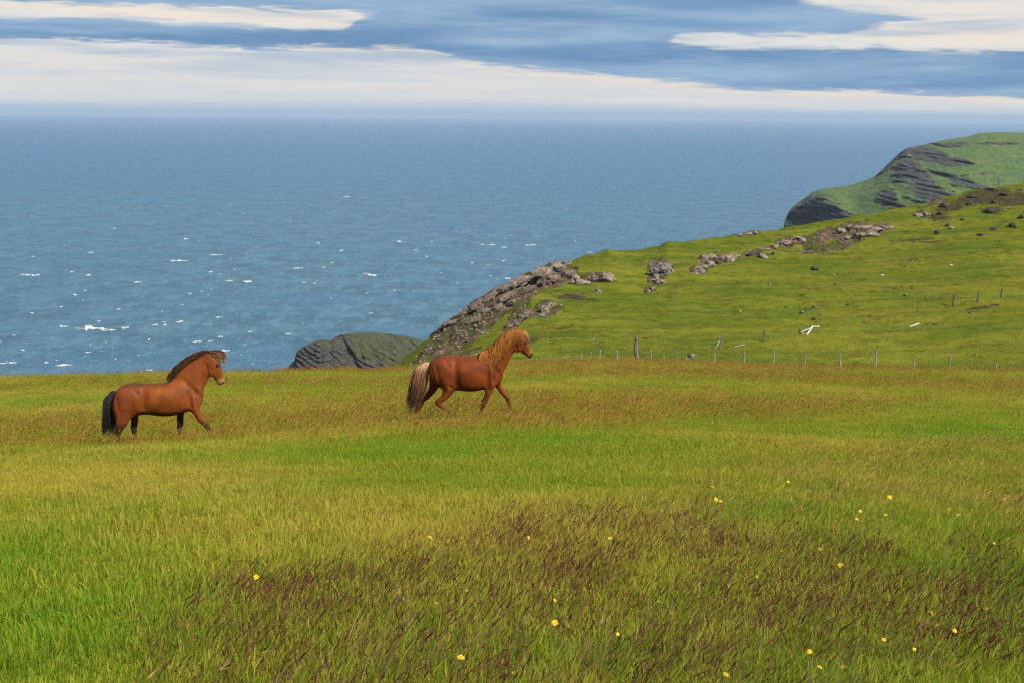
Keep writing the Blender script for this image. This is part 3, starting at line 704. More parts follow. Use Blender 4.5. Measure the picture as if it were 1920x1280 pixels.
# loose scree on the bare slopes
def scatter_on(mask_fn, n, box, seed):
    rg = np.random.default_rng(seed); out = []
    k = 0
    while len(out) < n and k < 40:
        k += 1; a = rg.uniform(*box[0], 6000); r = rg.uniform(*box[1], 6000)
        x = np.sin(a) * r; y = np.cos(a) * r; z = gz_(x, y); px, py = project(x, y, z)
        mm = mask_fn(px, py, x, y, r); keep = rg.random(6000) < mm
        out += list(zip(x[keep], y[keep], z[keep]))
    return out[:n]
pts = scatter_on(lambda px, py, x, y, r: blobs(ROCKB, px, py) ** 1.5 * (r < 210), 1500, ((R(-6), R(22)), (104, 208)), 11)
base = [rock_verts(900 + i, 1, 1, 1, .75, .4) for i in range(5)]
V = []; Fc = []; rg = np.random.default_rng(3)
for (x, y, z) in pts:
    vs, fs = base[rg.integers(5)]; s = .05 + .16 * rg.random() ** 2.2; b = len(V); an = rg.uniform(0, 6.28); c, s_ = math.cos(an) * s, math.sin(an) * s; fl = rg.uniform(.6, 1.4)
    V += [(x + v.x * c * fl - v.y * s_, y + v.x * s_ * fl + v.y * c, z + s * .25 + v.z * s) for v in vs]; Fc += [[b + q for q in f] for f in fs]
o = mesh_obj('scree_stones', V, Fc, ROCK_PALE, kind='stuff'); tag(o, 'loose pale stones strewn over the bare rocky slopes')
pts = scatter_on(lambda px, py, x, y, r: blobs(DARKB, px, py) ** 2 * .8 * (r < 208), 900, ((R(0), R(22)), (104, 208)), 12)
V = []; Fc = []
for (x, y, z) in pts:
    vs, fs = base[rg.integers(5)]; s = .05 + .14 * rg.random() ** 2; b = len(V); an = rg.uniform(0, 6.28); c, s_ = math.cos(an) * s, math.sin(an) * s
    V += [(x + v.x * c * 1.5 - v.y * s_, y + v.x * s_ * 1.5 + v.y * c, z + s * .1 + v.z * s * .8) for v in vs]; Fc += [[b + q for q in f] for f in fs]
o = mesh_obj('dark_clods', V, Fc, ROCK_DARK, kind='stuff'); tag(o, 'dark earth clods and stones among the tussocks')

# ------------------------------------------------------------------ wood, fence
def wood_material(name, c1, c2):
    mt, t, p = new_mat(name); P = objco(t)
    a = noise(t, scalev(P, 14, 14, 1.2), 1, 5, .6); b = noise(t, P, 3, 4, .6)
    g = mix(smooth(a, .35, .65), c1, c2); g = mix(smooth(b, .55, .75) * .5, g, (.20, .22, .12))
    t.links.new(g.s, p.inputs['Base Color']); p.inputs['Roughness'].default_value = .85; bump(t, p, a, .5, .01); return mt
W_PALE = wood_material('weathered_pale_wood', (.13, .125, .105), (.30, .29, .255))
W_BROWN = wood_material('weathered_brown_wood', (.045, .034, .024), (.15, .125, .09))
W_DARK = wood_material('dark_old_wood', (.028, .024, .018), (.08, .068, .05))
WHITE, wt, wp = new_mat('flaking_white_paint'); wn = noise(wt, objco(wt), 6, 4, .6); wt.links.new(mix(smooth(wn, .45, .7), (.50, .50, .48), (.32, .32, .29)).s, wp.inputs['Base Color']); wp.inputs['Roughness'].default_value = .6
WIREM, _t, wp = new_mat('rusty_wire'); wp.inputs['Base Color'].default_value = (.22, .17, .12, 1); wp.inputs['Roughness'].default_value = .7; wp.inputs['Metallic'].default_value = .3
def post_mesh(seed, h, w, lean=0.0, leany=0.0, sides=7):
    rg = np.random.default_rng(seed); V = []; Fc = []; lv = [-.25, .0, .25, .5, .75, .97, 1.0]
    for k, q in enumerate(lv):
        rad = w / 2 * (1 - .12 * max(q, 0)) * (.86 if k == len(lv) - 1 else 1)
        ox = lean * h * q + rg.normal() * .03 * w * 3 * (k > 1); oy = leany * h * q
        for i in range(sides):
            an = 2 * math.pi * i / sides; rr = rad * (1 + rg.uniform(-.12, .12))
            V.append((ox + rr * math.cos(an), oy + rr * math.sin(an), q * h + (rg.uniform(-.3, .3) * w * (k >= len(lv) - 2))))
    for k in range(len(lv) - 1):
        for i in range(sides):
            j = (i + 1) % sides; Fc.append((k * sides + i, k * sides + j, (k + 1) * sides + j, (k + 1) * sides + i))
    Fc.append(tuple((len(lv) - 1) * sides + i for i in range(sides)))
    return V, Fc
def tube(pts, rad, sides=5):
    V = []; Fc = []; n = len(pts); P = [Vector(p) for p in pts]
    for i, p in enumerate(P):
        t = (P[min(i + 1, n - 1)] - P[max(i - 1, 0)]).normalized(); a = t.orthogonal().normalized(); b = t.cross(a)
        r = rad[i] if hasattr(rad, '__len__') else rad
        for k in range(sides):
            an = 2 * math.pi * k / sides; V.append(p + a * (r * math.cos(an)) + b * (r * math.sin(an)))
    for i in range(n - 1):
        for k in range(sides):
            j = (k + 1) % sides; Fc.append((i * sides + k, i * sides + j, (i + 1) * sides + j, (i + 1) * sides + k))
    Fc.append(tuple(range(sides))[::-1]); Fc.append(tuple((n - 1) * sides + k for k in range(sides)))
    return V, Fc
# near fence on the lip of the meadow: x, y top, y bottom (in the grass), width px, lean, material
FP = [(1005, 671, 679, 2.6, .02, W_PALE), (1031, 668, 679, 2.6, .03, W_PALE), (1062, 665, 678, 2.4, 0, W_PALE), (1089, 662, 678, 2.8, 0, W_PALE), (1124, 655, 679, 3.2, .06, W_PALE), (1157, 656, 679, 3.4, 0, W_PALE),
      (1221, 656, 677, 3.0, 0, W_PALE), (1245, 663, 677, 2.4, 0, W_PALE), (1287, 667, 677, 2.6, 0, W_PALE), (1340, 661, 686, 3.4, 0, W_PALE), (1396, 660, 688, 3.4, 0, W_PALE),
      (1451, 658, 690, 3.6, 0, W_PALE), (1510, 664, 691, 3.2, 0, W_PALE), (1576, 663, 693, 3.8, 0, W_PALE), (1643, 658, 696, 4.2, 0, W_PALE), (1714, 671, 695, 3.4, 0, W_PALE), (1782, 664, 697, 3.8, 0, W_PALE), (1868, 681, 700, 4.2, 0, W_PALE), (1945, 672, 703, 4, 0, W_PALE)]
def on_fence(x, y):
    """the fence runs along the lip of the meadow"""
    a, t = az_tan(x, y); r = float(ip(x, [(980, 78), (1190, 79), (1340, 76), (1920, 72), (2000, 71)]))
    return Vector((math.sin(a) * r, math.cos(a) * r, CAMZ + r * t)), r, a
p0, _, _ = on_fence(1340, 686); p0.z = float(gz_(p0.x, p0.y))
fence = thing('wire_fence', p0, 'sagging wire fence on pale weathered posts along the far lip of the meadow', 'fence')
tops = []
for i, (x, yt, yb, w, ln, mt_) in enumerate(FP):
    pt, r, a = on_fence(x, yt); g = float(gz_(pt.x, pt.y)); h = max(pt.z - g, .25); s = ppm(pt)
    V, Fc = post_mesh(500 + i, h, w * s * .8, ln)
    o = mesh_obj('post', V, Fc, mt_, fence); o.location = Vector((pt.x, pt.y, g)) - p0; tops.append(Vector((pt.x + ln * h, pt.y, g + h)) - p0)
for k, f in enumerate((.12, .38, .62)):
    pts = []
    for i in range(len(tops) - 1):
        A, B = tops[i], tops[i + 1]
        for q in range(4):
            u = q / 4; pz = A.lerp(B, u); pz = pz - Vector((0, 0, f * 1.0 + .05 * math.sin(math.pi * u))); pts.append(pz)
    V, Fc = tube(pts, .0035, 4); mesh_obj('wire', V, Fc, WIREM, fence)
# thick gate post
pt, r, a = on_fence(1194, 633); g = float(gz_(pt.x, pt.y)); V, Fc = post_mesh(77, pt.z - g, 8.2 * ppm(pt), -.02, sides=9)
o = mesh_obj('fence_post', V, Fc, W_BROWN); o.location = (pt.x, pt.y, g); tag(o, 'thick brown weathered post, far the tallest of the fence line', 'fence post')
# loose old posts on the hillside: x top, y top, x bottom, y bottom, width, label
OLD = [(1788, 552, 1786, 574, 4, W_DARK, 'dark upright old post left of two thinner ones on the right slope'),
       (1835, 546, 1832, 568, 3.2, W_DARK, 'thin old post between the darkest post and the one at the right on the slope'),
       (1878, 542, 1877, 559, 3, W_DARK, 'thin old post rightmost on the green slope'),
       (1722, 574, 1718, 587, 2.6, W_DARK, 'short leaning old post left of the dark upright one on the slope'),
       (1655, 592, 1648, 600, 2.2, W_DARK, 'nearly fallen old post stub between the gate frame and the short leaning post'),
       (1433, 620, 1431, 641, 3.0, W_DARK, 'slim dark old post right of the broken leaning one on the lower slope'),
       (1354, 632, 1350, 655, 3.0, W_BROWN, 'brown leaning post with a stone at its top on the lower slope'),
       (1268, 653, 1266, 671, 2.8, W_BROWN, 'thin brown post behind the fence left of the large grey boulder'),
       (1215, 661, 1213, 675, 2.4, W_BROWN, 'short leaning brown post close to the right of the thick post'),
       (1151, 667, 1150, 677, 2.4, W_DARK, 'very short dark post stub close left of a pale fence post'),
       (1872, 333, 1873, 357, 2.4, W_BROWN, 'lone rusty brown post on the skyline of the knoll'),
       (1752, 362, 1752, 381, 1.0, W_BROWN, 'hair thin stake on the skyline left of the knoll, right of a shorter one'),
       (1735, 380, 1735, 387, 1.0, W_BROWN, 'tiny thin stake on the skyline left of the taller hair thin stake')]
for i, (xt, yt, xb, yb, w, mt_, lb) in enumerate(OLD):
    B = hit(xb, yb, 80); s = ppm(B); h = (yb - yt) * s * 1.02; ln = (xt - xb) / max(yb - yt, 1)
    V, Fc = post_mesh(600 + i, h, max(w * s, .03), ln, sides=6)
    o = mesh_obj('old_post', V, Fc, mt_); o.location = B; tag(o, lb, 'post', 'old posts of a ruined fence on the hillside')
# white broken gate frame and loose planks
def board(a_, b_, w, th, mat, name, parent=None, org=None, lift=.05, **kw):
    A = hit(*a_[:2], 80); B = hit(*b_[:2], 80); A = A + Vector((0, 0, lift + (a_[2] if len(a_) > 2 else 0))); B = B + Vector((0, 0, lift + (b_[2] if len(b_) > 2 else 0)))
    w *= .68; d = B - A; L = d.length; rot = d.to_track_quat('X', 'Z')
    V = []; n = 5
    for k in range(n + 1):
        x = L * k / n; ww = w * (1 + .06 * math.sin(k * 2.1))
        for (yy, zz) in ((-ww / 2, -th / 2), (ww / 2, -th / 2), (ww / 2, th / 2), (-ww / 2, th / 2)): V.append((x, yy, zz + .01 * math.sin(k * 1.7)))
    Fc = [(0, 1, 2, 3), tuple(n * 4 + q for q in (3, 2, 1, 0))]
    for k in range(n):
        for q in range(4):
            j = (q + 1) % 4; Fc.append((k * 4 + q, (k + 1) * 4 + q, (k + 1) * 4 + j, k * 4 + j))
    o = mesh_obj(name, V, Fc, mat, parent); o.rotation_mode = 'QUATERNION'; o.rotation_quaternion = rot
    o.location = A - (org if org is not None else Vector((0, 0, 0))); tag(o, **kw); return o
g0 = hit(1514, 629, 80)
gate = thing('broken_gate', g0, 'white broken gate frame lying crooked on the grass slope', 'gate')
board((1513, 629), (1524, 616, .15), .16, .07, WHITE, 'rail', gate, g0)
board((1499, 626), (1514, 629), .10, .05, WHITE, 'rail', gate, g0)
board((1500, 625), (1527, 615, .1), .07, .05, WHITE, 'rail', gate, g0)
board((1524, 616, .12), (1536, 613), .12, .06, WHITE, 'rail', gate, g0)
board((1501, 627), (1506, 619, .25), .09, .06, W_DARK, 'brace', gate, g0)
board((1706, 614), (1723, 608), .16, .06, WHITE, 'white_plank', None, None, .06, label='single white plank lying on the grass far right of the gate frame', cat='plank')
board((1377, 651), (1397, 647), .09, .05, W_PALE, 'fallen_rail', None, None, .06, label='pale fallen rail lying in the grass between two leaning posts', cat='rail')
board((1340, 655), (1349, 645, .2), .08, .05, W_PALE, 'broken_stake', None, None, .05, label='pale broken stake leaning beside the brown post on the lower slope', cat='stake')

# ------------------------------------------------------------------ horses
def loft(st, sides=20, cap=True):
    """st: list of (x, y, z, r_inplane, r_lateral) along a path in the side plane; closed ellipse rings"""
    P = [Vector(s[:3]) for s in st]; V = []; Fc = []; n = len(st)
    for i in range(n):
        t = (P[min(i + 1, n - 1)] - P[max(i - 1, 0)]); t = t.normalized()
        lat = Vector((0, 1, 0)); inn = lat.cross(t).normalized(); lat = t.cross(inn).normalized()
        for k in range(sides):
            a = 2 * math.pi * k / sides
            V.append(P[i] + inn * (st[i][3] * math.cos(a)) + lat * (st[i][4] * math.sin(a)))
    for i in range(n - 1):
        for k in range(sides):
            j = (k + 1) % sides; Fc.append((i * sides + k, i * sides + j, (i + 1) * sides + j, (i + 1) * sides + k))
    Fc.append(tuple(range(sides))[::-1]); Fc.append(tuple((n - 1) * sides + k for k in range(sides)))
    return V, Fc
def resample(st, m=4):
    """Catmull-Rom through the stations"""
    st = [np.array(s, float) for s in st]; out = []
    for i in range(len(st) - 1):
        p0 = st[max(i - 1, 0)]; p1 = st[i]; p2 = st[i + 1]; p3 = st[min(i + 2, len(st) - 1)]
        for k in range(m):
            t = k / m; out.append(.5 * ((2 * p1) + (-p0 + p2) * t + (2 * p0 - 5 * p1 + 4 * p2 - p3) * t * t + (-p0 + 3 * p1 - 3 * p2 + p3) * t ** 3))
    out.append(st[-1]); return [tuple(o) for o in out]
def ellipsoid(c, r, rot=0, seg=20, ring=12):
    V = []; Fc = []
    for i in range(ring + 1):
        th = math.pi * i / ring
        for k in range(seg):
            ph = 2 * math.pi * k / seg; x, y, z = r[0] * math.sin(th) * math.cos(ph), r[1] * math.sin(th) * math.sin(ph), r[2] * math.cos(th)
            xr = x * math.cos(rot) + z * math.sin(rot); zr = -x * math.sin(rot) + z * math.cos(rot)
            V.append(Vector((c[0] + xr, c[1] + y, c[2] + zr)))
    for i in range(ring):
        for k in range(seg):
            j = (k + 1) % seg; Fc.append((i * seg + k, (i + 1) * seg + k, (i + 1) * seg + j, i * seg + j))
    return V, Fc
def coat_material(name, spec=.35):
    mt, t, p = new_mat(name); P = objco(t)
    n = t.nodes.new('ShaderNodeAttribute'); n.attribute_name = 'coat'; c = N(t, n.outputs['Color'])
    a = noise(t, scalev(P, 6, 6, 6), 1, 4, .6); b = noise(t, scalev(P, 30, 60, 90), 1, 3, .6)
    g = mix(smooth(a, .3, .7) * .22, c, mix(1.0, c, (.55, .48, .45), 'MULTIPLY'))
    g = mix(smooth(b, .4, .8) * .12, g, (.16, .06, .02))
    t.links.new(g.s, p.inputs['Base Color']); p.inputs['Roughness'].default_value = .60; p.inputs['Specular IOR Level'].default_value = .14
    p.inputs['Sheen Weight'].default_value = .0; p.inputs['Sheen Roughness'].default_value = .4; p.inputs['Sheen Tint'].default_value = (1, .7, .45, 1)
    bump(t, p, b, .10, .004); return mt
def hair_material(name):
    mt, t, p = new_mat(name)
    n = t.nodes.new('ShaderNodeAttribute'); n.attribute_name = 'coat'; t.links.new(n.outputs['Color'], p.inputs['Base Color'])
    p.inputs['Roughness'].default_value = .6; p.inputs['Specular IOR Level'].default_value = .18; return mt
COAT = coat_material('horse_coat'); HAIR = hair_material('horse_hair')
HOOF, _t, hp_ = new_mat('hoof_horn'); hp_.inputs['Base Color'].default_value = (.035, .026, .020, 1); hp_.inputs['Roughness'].default_value = .9; hp_.inputs['Specular IOR Level'].default_value = .1
EYE, _t, hp_ = new_mat('dark_eye'); hp_.inputs['Base Color'].default_value = (.01, .007, .005, 1); hp_.inputs['Roughness'].default_value = .1
def cattr(me, cols):
    a = me.color_attributes.new('coat', 'FLOAT_COLOR', 'POINT'); c = np.ones((len(cols), 4), np.float32); c[:, :3] = cols; a.data.foreach_set('color', c.reshape(-1))
def strands(roots, seed, width, mat, name, parent, sides=3):
    """roots: list of (list of path points, colour fn(t)) -> thin tapering locks of hair"""
    V = []; Fc = []; C = []
    rg = np.random.default_rng(seed)
    for path, cf, w in roots:
        n = len(path); b = len(V); P = [Vector(p) for p in path]
        for i, p in enumerate(P):
            t = (P[min(i + 1, n - 1)] - P[max(i - 1, 0)]).normalized(); a = Vector((0, 1, 0)).cross(t); a = a.normalized() if a.length > 1e-4 else Vector((1, 0, 0)); bb = t.cross(a)
            q = i / (n - 1); r = w * (.55 + .9 * math.sin(math.pi * min(q + .15, 1)) ) * (1 - q ** 3 * .9)
            for k in range(sides):
                an = 2 * math.pi * k / sides; V.append(p + a * (r * math.cos(an)) + bb * (r * .6 * math.sin(an))); C.append(cf(q))
        for i in range(n - 1):
            for k in range(sides):
                j = (k + 1) % sides; Fc.append((b + i * sides + k, b + i * sides + j, b + (i + 1) * sides + j, b + (i + 1) * sides + k))
    o = mesh_obj(name, V, Fc, mat, parent, True); cattr(o.data, np.array(C)); return o
def lerp3(a, b, t): return tuple(a[i] * (1 - t) + b[i] * t for i in range(3))
def build_horse(spec):
    x0, y0 = spec['origin']; cx0, cy0 = spec['crop']
    org = spec['pos']; s = ppm(org) / 6.097          # metres per traced unit
    T = lambda X, Y: ((X - x0) * s, (y0 - Y) * s / math.cos(R(11)))
    root = thing('horse', org, spec['label'], 'horse', None, -math.atan2(org.x, org.y) * .9)
    parts = []
    def add(vf): parts.append(vf)
    def path(st, y=0):     # (X, Y, r_in, r_lat[, dy])
        out = []
        for q in st:
            x, z = T(q[0], q[1]); out.append((x, y + (q[4] if len(q) > 4 else 0), z, q[2] * s, q[3] * s))
        return out
    # torso: vertical slices
    st = []
    for X, t_, b_, w in spec['torso']:
        x, z1 = T(X, t_); _, z2 = T(X, b_); st.append((x, 0, (z1 + z2) / 2, (z1 - z2) / 2, w * s))
    st = resample(st, 4)
    V = []; Fc = []; sides = 28
    for (x, y, z, rh, rw) in st:
        for k in range(sides):
            a = 2 * math.pi * k / sides; ca, sa = math.cos(a), math.sin(a)
            ex = .86
            V.append(Vector((x, rw * math.copysign(abs(sa) ** ex, sa), z + rh * math.copysign(abs(ca) ** .92, ca))))
    for i in range(len(st) - 1):
        for k in range(sides):
            j = (k + 1) % sides; Fc.append((i * sides + k, (i + 1) * sides + k, (i + 1) * sides + j, i * sides + j))
    Fc.append(tuple(range(sides))); Fc.append(tuple((len(st) - 1) * sides + k for k in range(sides))[::-1]); add((V, Fc))
    add(loft(resample(path(spec['neck']), 4))); add(loft(resample(path(spec['head']), 4)))
    for X, Y, rx, ry, rz, dy, rot in spec['bulges']:
        x, z = T(X, Y)
        for sg in ((-1, 1) if dy else (1,)): add(ellipsoid((x, sg * dy * s, z), (rx * s, ry * s, rz * s), R(rot)))
    hooves = []
    for y, st in spec['legs']:
        p = path(st, y * s); add(loft(resample(p, 4), 14)); hooves.append(p[-1] + (p[-2][0], p[-2][2]))
    for e in spec['ears']:
        for sg in (-1, 1):
            x1, z1 = T(*e[0]); x2, z2 = T(*e[1]); y = sg * 30 * s
            add(loft(resample([(x1, y * .8, z1, 15 * s, 12 * s), ((x1 + x2) / 2, y, (z1 + z2) / 2, 15 * s, 9 * s), (x2, y * 1.15, z2, 3 * s, 3 * s)], 3), 8))
    V = []; Fc = []
    for v, f in parts:
        b = len(V); V += v; Fc += [[b + q for q in ff] for ff in f]
    me = bpy.data.meshes.new('tmp'); me.from_pydata([tuple(v) for v in V], [], Fc)
    bm = bmesh.new(); bm.from_mesh(me); bmesh.ops.recalc_face_normals(bm, faces=bm.faces); bm.to_mesh(me); bm.free()
    tmp = bpy.data.objects.new('tmp', me); COL.objects.link(tmp)
    md = tmp.modifiers.new('r', 'REMESH'); md.mode = 'VOXEL'; md.voxel_size = .011
    md = tmp.modifiers.new('s', 'SMOOTH'); md.factor = .5; md.iterations = 7
    dg = bpy.context.evaluated_depsgraph_get(); me2 = bpy.data.meshes.new_from_object(tmp.evaluated_get(dg)); bpy.data.objects.remove(tmp); me2.name = 'body'
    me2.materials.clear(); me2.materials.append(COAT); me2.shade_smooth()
    n = len(me2.vertices); co = np.empty(n * 3, np.float32); me2.vertices.foreach_get('co', co); co = co.reshape(-1, 3)
    TX = co[:, 0] / s + x0; TY = y0 - co[:, 2] * math.cos(R(11)) / s
    # relax the trunk so that shoulders and haunches flow into it; the lower legs and the head stay crisp
    ne = len(me2.edges); ed = np.empty(ne * 2, np.int32); me2.edges.foreach_get('vertices', ed); ed = ed.reshape(-1, 2)
    deg = np.bincount(ed.reshape(-1), minlength=n)[:, None]; lim = spec['relax']
    wgt = (1 - sstep(TY, lim[0], lim[1])) * (1 - .9 * sstep(TX - lim[2], -30, 30) * (1 - sstep(TY, lim[3] - 20, lim[3] + 20)))
    wgt = wgt[:, None] * .9; c64 = co.astype(float)
    for _ in range(90):
        acc = np.stack([np.bincount(ed[:, 0], c64[ed[:, 1], q], n) + np.bincount(ed[:, 1], c64[ed[:, 0], q], n) for q in range(3)], -1) / deg
        c64 = c64 + wgt * (acc - c64)
    lat = np.zeros(n)
    for X1, Y1, X2, Y2, gw, gd in spec['grooves']:
        dx, dy = X2 - X1, Y2 - Y1; t_ = np.clip(((TX - X1) * dx + (TY - Y1) * dy) / (dx * dx + dy * dy), 0, 1)
        dd = np.hypot(TX - X1 - t_ * dx, TY - Y1 - t_ * dy); lat += gd * .85 * np.exp(-(dd / (gw * 1.2)) ** 2)
    c64[:, 1] *= 1 - lat * (1 - sstep(TY, 840, 900))
    co = c64.astype(np.float32); me2.vertices.foreach_set('co', co.reshape(-1)); me2.update()
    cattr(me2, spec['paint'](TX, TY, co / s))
    body = bpy.data.objects.new('body', me2); COL.objects.link(body); body.parent = root
    # hooves
    for hx1, hy1, hz1, ra, rb, px1, pz1 in hooves:
        d = Vector((hx1 - px1, 0, hz1 - pz1)).normalized(); V = []; Fc = []
        for i, (q, k) in enumerate(((-.6, .95), (.2, 1.1), (1.3, 1.35))):
            for j in range(12):
                a = 2 * math.pi * j / 12; n_ = Vector((0, 1, 0)).cross(d)
                V.append(Vector((hx1, hy1, hz1)) + d * (ra * q) + n_ * (ra * k * math.cos(a)) + Vector((0, 1, 0)) * (rb * k * math.sin(a)))
        for i in range(2):
            for j in range(12):
                k2 = (j + 1) % 12; Fc.append((i * 12 + j, i * 12 + k2, i * 12 + 12 + k2, i * 12 + 12 + j))
        Fc.append(tuple(range(24, 36))); mesh_obj('hoof', V, Fc, HOOF, root, True)
    for sg in (-1, 1):
        x, z = T(*spec['eye']); v, f = ellipsoid((x, sg * spec['eye_lat'] * s, z), (14 * s, 7 * s, 12 * s), 0, 10, 8); mesh_obj('eye', v, f, EYE, root, True)
    # hair
    rg = np.random.default_rng(spec['seed'])
    L = []
    crest = spec['crest']; N_ = spec['mane_n']
    for i in range(N_):
        u = rg.random(); k = u * (len(crest) - 1); a = int(min(k, len(crest) - 2)); q = k - a
        X = crest[a][0] * (1 - q) + crest[a + 1][0] * q; Y = crest[a][1] * (1 - q) + crest[a + 1][1] * q
        L.append((spec['mane'](u, X, Y, T, s, rg)))
    strands(L, 1, 1, HAIR, 'mane', root)
    strands([spec['forelock'](T, s, rg) for _ in range(spec['fore_n'])], 2, 1, HAIR, 'forelock', root)
    strands([spec['tail'](T, s, rg) for _ in range(spec['tail_n'])], 3, 1, HAIR, 'tail', root)
    return root

def sm(v, a, b): return sstep(v, a, b)[:, None]
# ---- right horse: chestnut with flaxen tail
def paint2(TX, TY, co):
    n = fbm(TX, TY, .012, 3, 5)[:, None]
    c = np.tile(np.array([[.130, .028, .0028]]), (len(TX), 1)) * (1 + .42 * n)
    sh_ = (sm(-TX, -690, -560) * .38 + sm(TX, 1010, 1120) * .22) * (TY < 900)[:, None]; c = c * (1 - sh_) + np.array([.085, .019, .003]) * sh_  # body shading painted into the coat: darker rump and shoulder
    bl = sm(TY, 780, 860) * ((TX > 640) & (TX < 1060))[:, None] * .75; c = c * (1 - bl) + np.array([.03, .010, .004]) * bl  # shade of the underside painted in as a darker belly
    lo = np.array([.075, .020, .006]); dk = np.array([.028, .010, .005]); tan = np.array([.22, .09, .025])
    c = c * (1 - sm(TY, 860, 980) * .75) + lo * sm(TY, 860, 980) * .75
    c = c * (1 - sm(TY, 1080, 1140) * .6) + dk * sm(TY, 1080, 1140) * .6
    mz = sm(TX * .75 + TY * .66, 1475, 1492) * (TX > 1450)[:, None] * (TY < 540)[:, None]
    ring = sm(TX * .8 + TY * .6, 1455, 1480) * (TX > 1480)[:, None] * (TY < 540)[:, None]
    c = c * (1 - ring * .45) + tan * ring * .45
    mz = sm(TX * .8 + TY * .6, 1508, 1528) * (TX > 1480)[:, None] * (TY < 560)[:, None]
    c = c * (1 - mz) + np.array([.012, .008, .008]) * mz
    ey = sm(-np.hypot(TX - 1482, TY - 322), -30, -12) * .8 + sm(-np.hypot(TX - 1548, TY - 445), -16, -8) * .8; c = c * (1 - ey) + .008 * ey
    return np.clip(c, .004, 1)
def mane2(u, X, Y, T, s, rg):
    # hangs over the near side of the neck, sweeping back; u 0 = withers .. 1 = poll
    x, z = T(X, Y); side = -1 if rg.random() < .8 else 1
    ln = (150 + 190 * rg.random()) * (.55 + .75 * math.sin(math.pi * min(u + .18, 1))); path = []
    bk = rg.uniform(10, 90) - 30 * u + (1 - u) * 20
    wd = rg.uniform(.4, 1)
    for i in range(9):
        q = i / 8
        dx = (-(bk) * q ** 1.2 + 36 * math.sin(q * 3.0) * .3 + 16 * u * q) * s; dz = -(ln * q ** 1.25 - 26 * math.sin(math.pi * min(q * 1.6, 1)) * .5) * s
        ww_ = 9 * math.sin(q * 5 + u * 37 + wd * 9) * q * s
        yy = side * (12 + (92 - 32 * u) * math.sin(min(q * 1.5, 1.0) * math.pi / 2) * wd ** .3 + rg.uniform(-2, 2) + 6) * s
        path.append((x + dx + ww_, yy, z + dz + 8 * s))
    t0 = rg.random(); c0 = lerp3((.36, .105, .013), (.75, .26, .04), t0 ** 1.2); c1 = lerp3((.48, .16, .022), (.90, .42, .09), t0 ** 1.2)
    return path, (lambda q: tuple(.5 * v for v in lerp3(c0, c1, q))), rg.uniform(1.3, 2.7) * s
def fore2(T, s, rg):
    x, z = T(1440 + rg.uniform(-14, 30), 192 + rg.uniform(-6, 14)); path = []; ln = rg.uniform(90, 165); o = rg.uniform(-1, 1)
    for i in range(8):
        q = i / 7; path.append((x + (30 * math.sin(q * 1.5) + 42 * q + 12 * o * q) * s, (o * 34 * (0.4 + q * .7)) * s, z + (12 * math.sin(q * 3.1) - ln * q ** 1.35) * s))
    t0 = rg.random(); c = lerp3((.42, .17, .04), (.70, .42, .16), t0); return path, (lambda q: tuple(.55 * v for v in lerp3(c, (.75, .48, .2), q * .5))), rg.uniform(2, 3.8) * s
def tail2(T, s, rg):
    o = rg.uniform(-1, 1); dpt = rg.uniform(-1, 1); x, z = T(372 + o * 18, 542 + abs(o) * 6); path = []; ln = rg.uniform(430, 600); o2 = o * .6 + rg.uniform(-.5, .5) * .8
    for i in range(12):
        q = i / 11
        cx = -48 * sstep(q, 0, .25) - 125 * q + 16 * math.sin(q * 3); wv = (10 + 60 * sstep(q, 0, .35) + 30 * q * (1 - q) * 2) * o2
        dz = 22 * math.sin(min(q * 6, math.pi)) - ln * q ** 1.05
        path.append((x + (cx + wv + 3 * math.sin(q * 9 + o * 8)) * s, dpt * (16 + 34 * sstep(q, 0, .4)) * s, z + dz * s))
    t0 = rg.random(); a = lerp3((.32, .19, .10), (.60, .40, .23), t0); b = lerp3((.095, .042, .020), (.21, .105, .052), t0); d = lerp3((.012, .008, .007), (.075, .034, .018), t0)
    lean = sstep(np.array([-o2]), -.3, .9)[0]
    def cf(q):
        f = float(sstep(np.array([q]), .06, .36)[0]); g = float(sstep(np.array([q]), .45, .8)[0]); c = lerp3(a, b, f); return lerp3(c, d, g * (.45 + .5 * lean)); c = tuple(.6 * v for v in c)
    return path, cf, rg.uniform(2.4, 4.6) * s
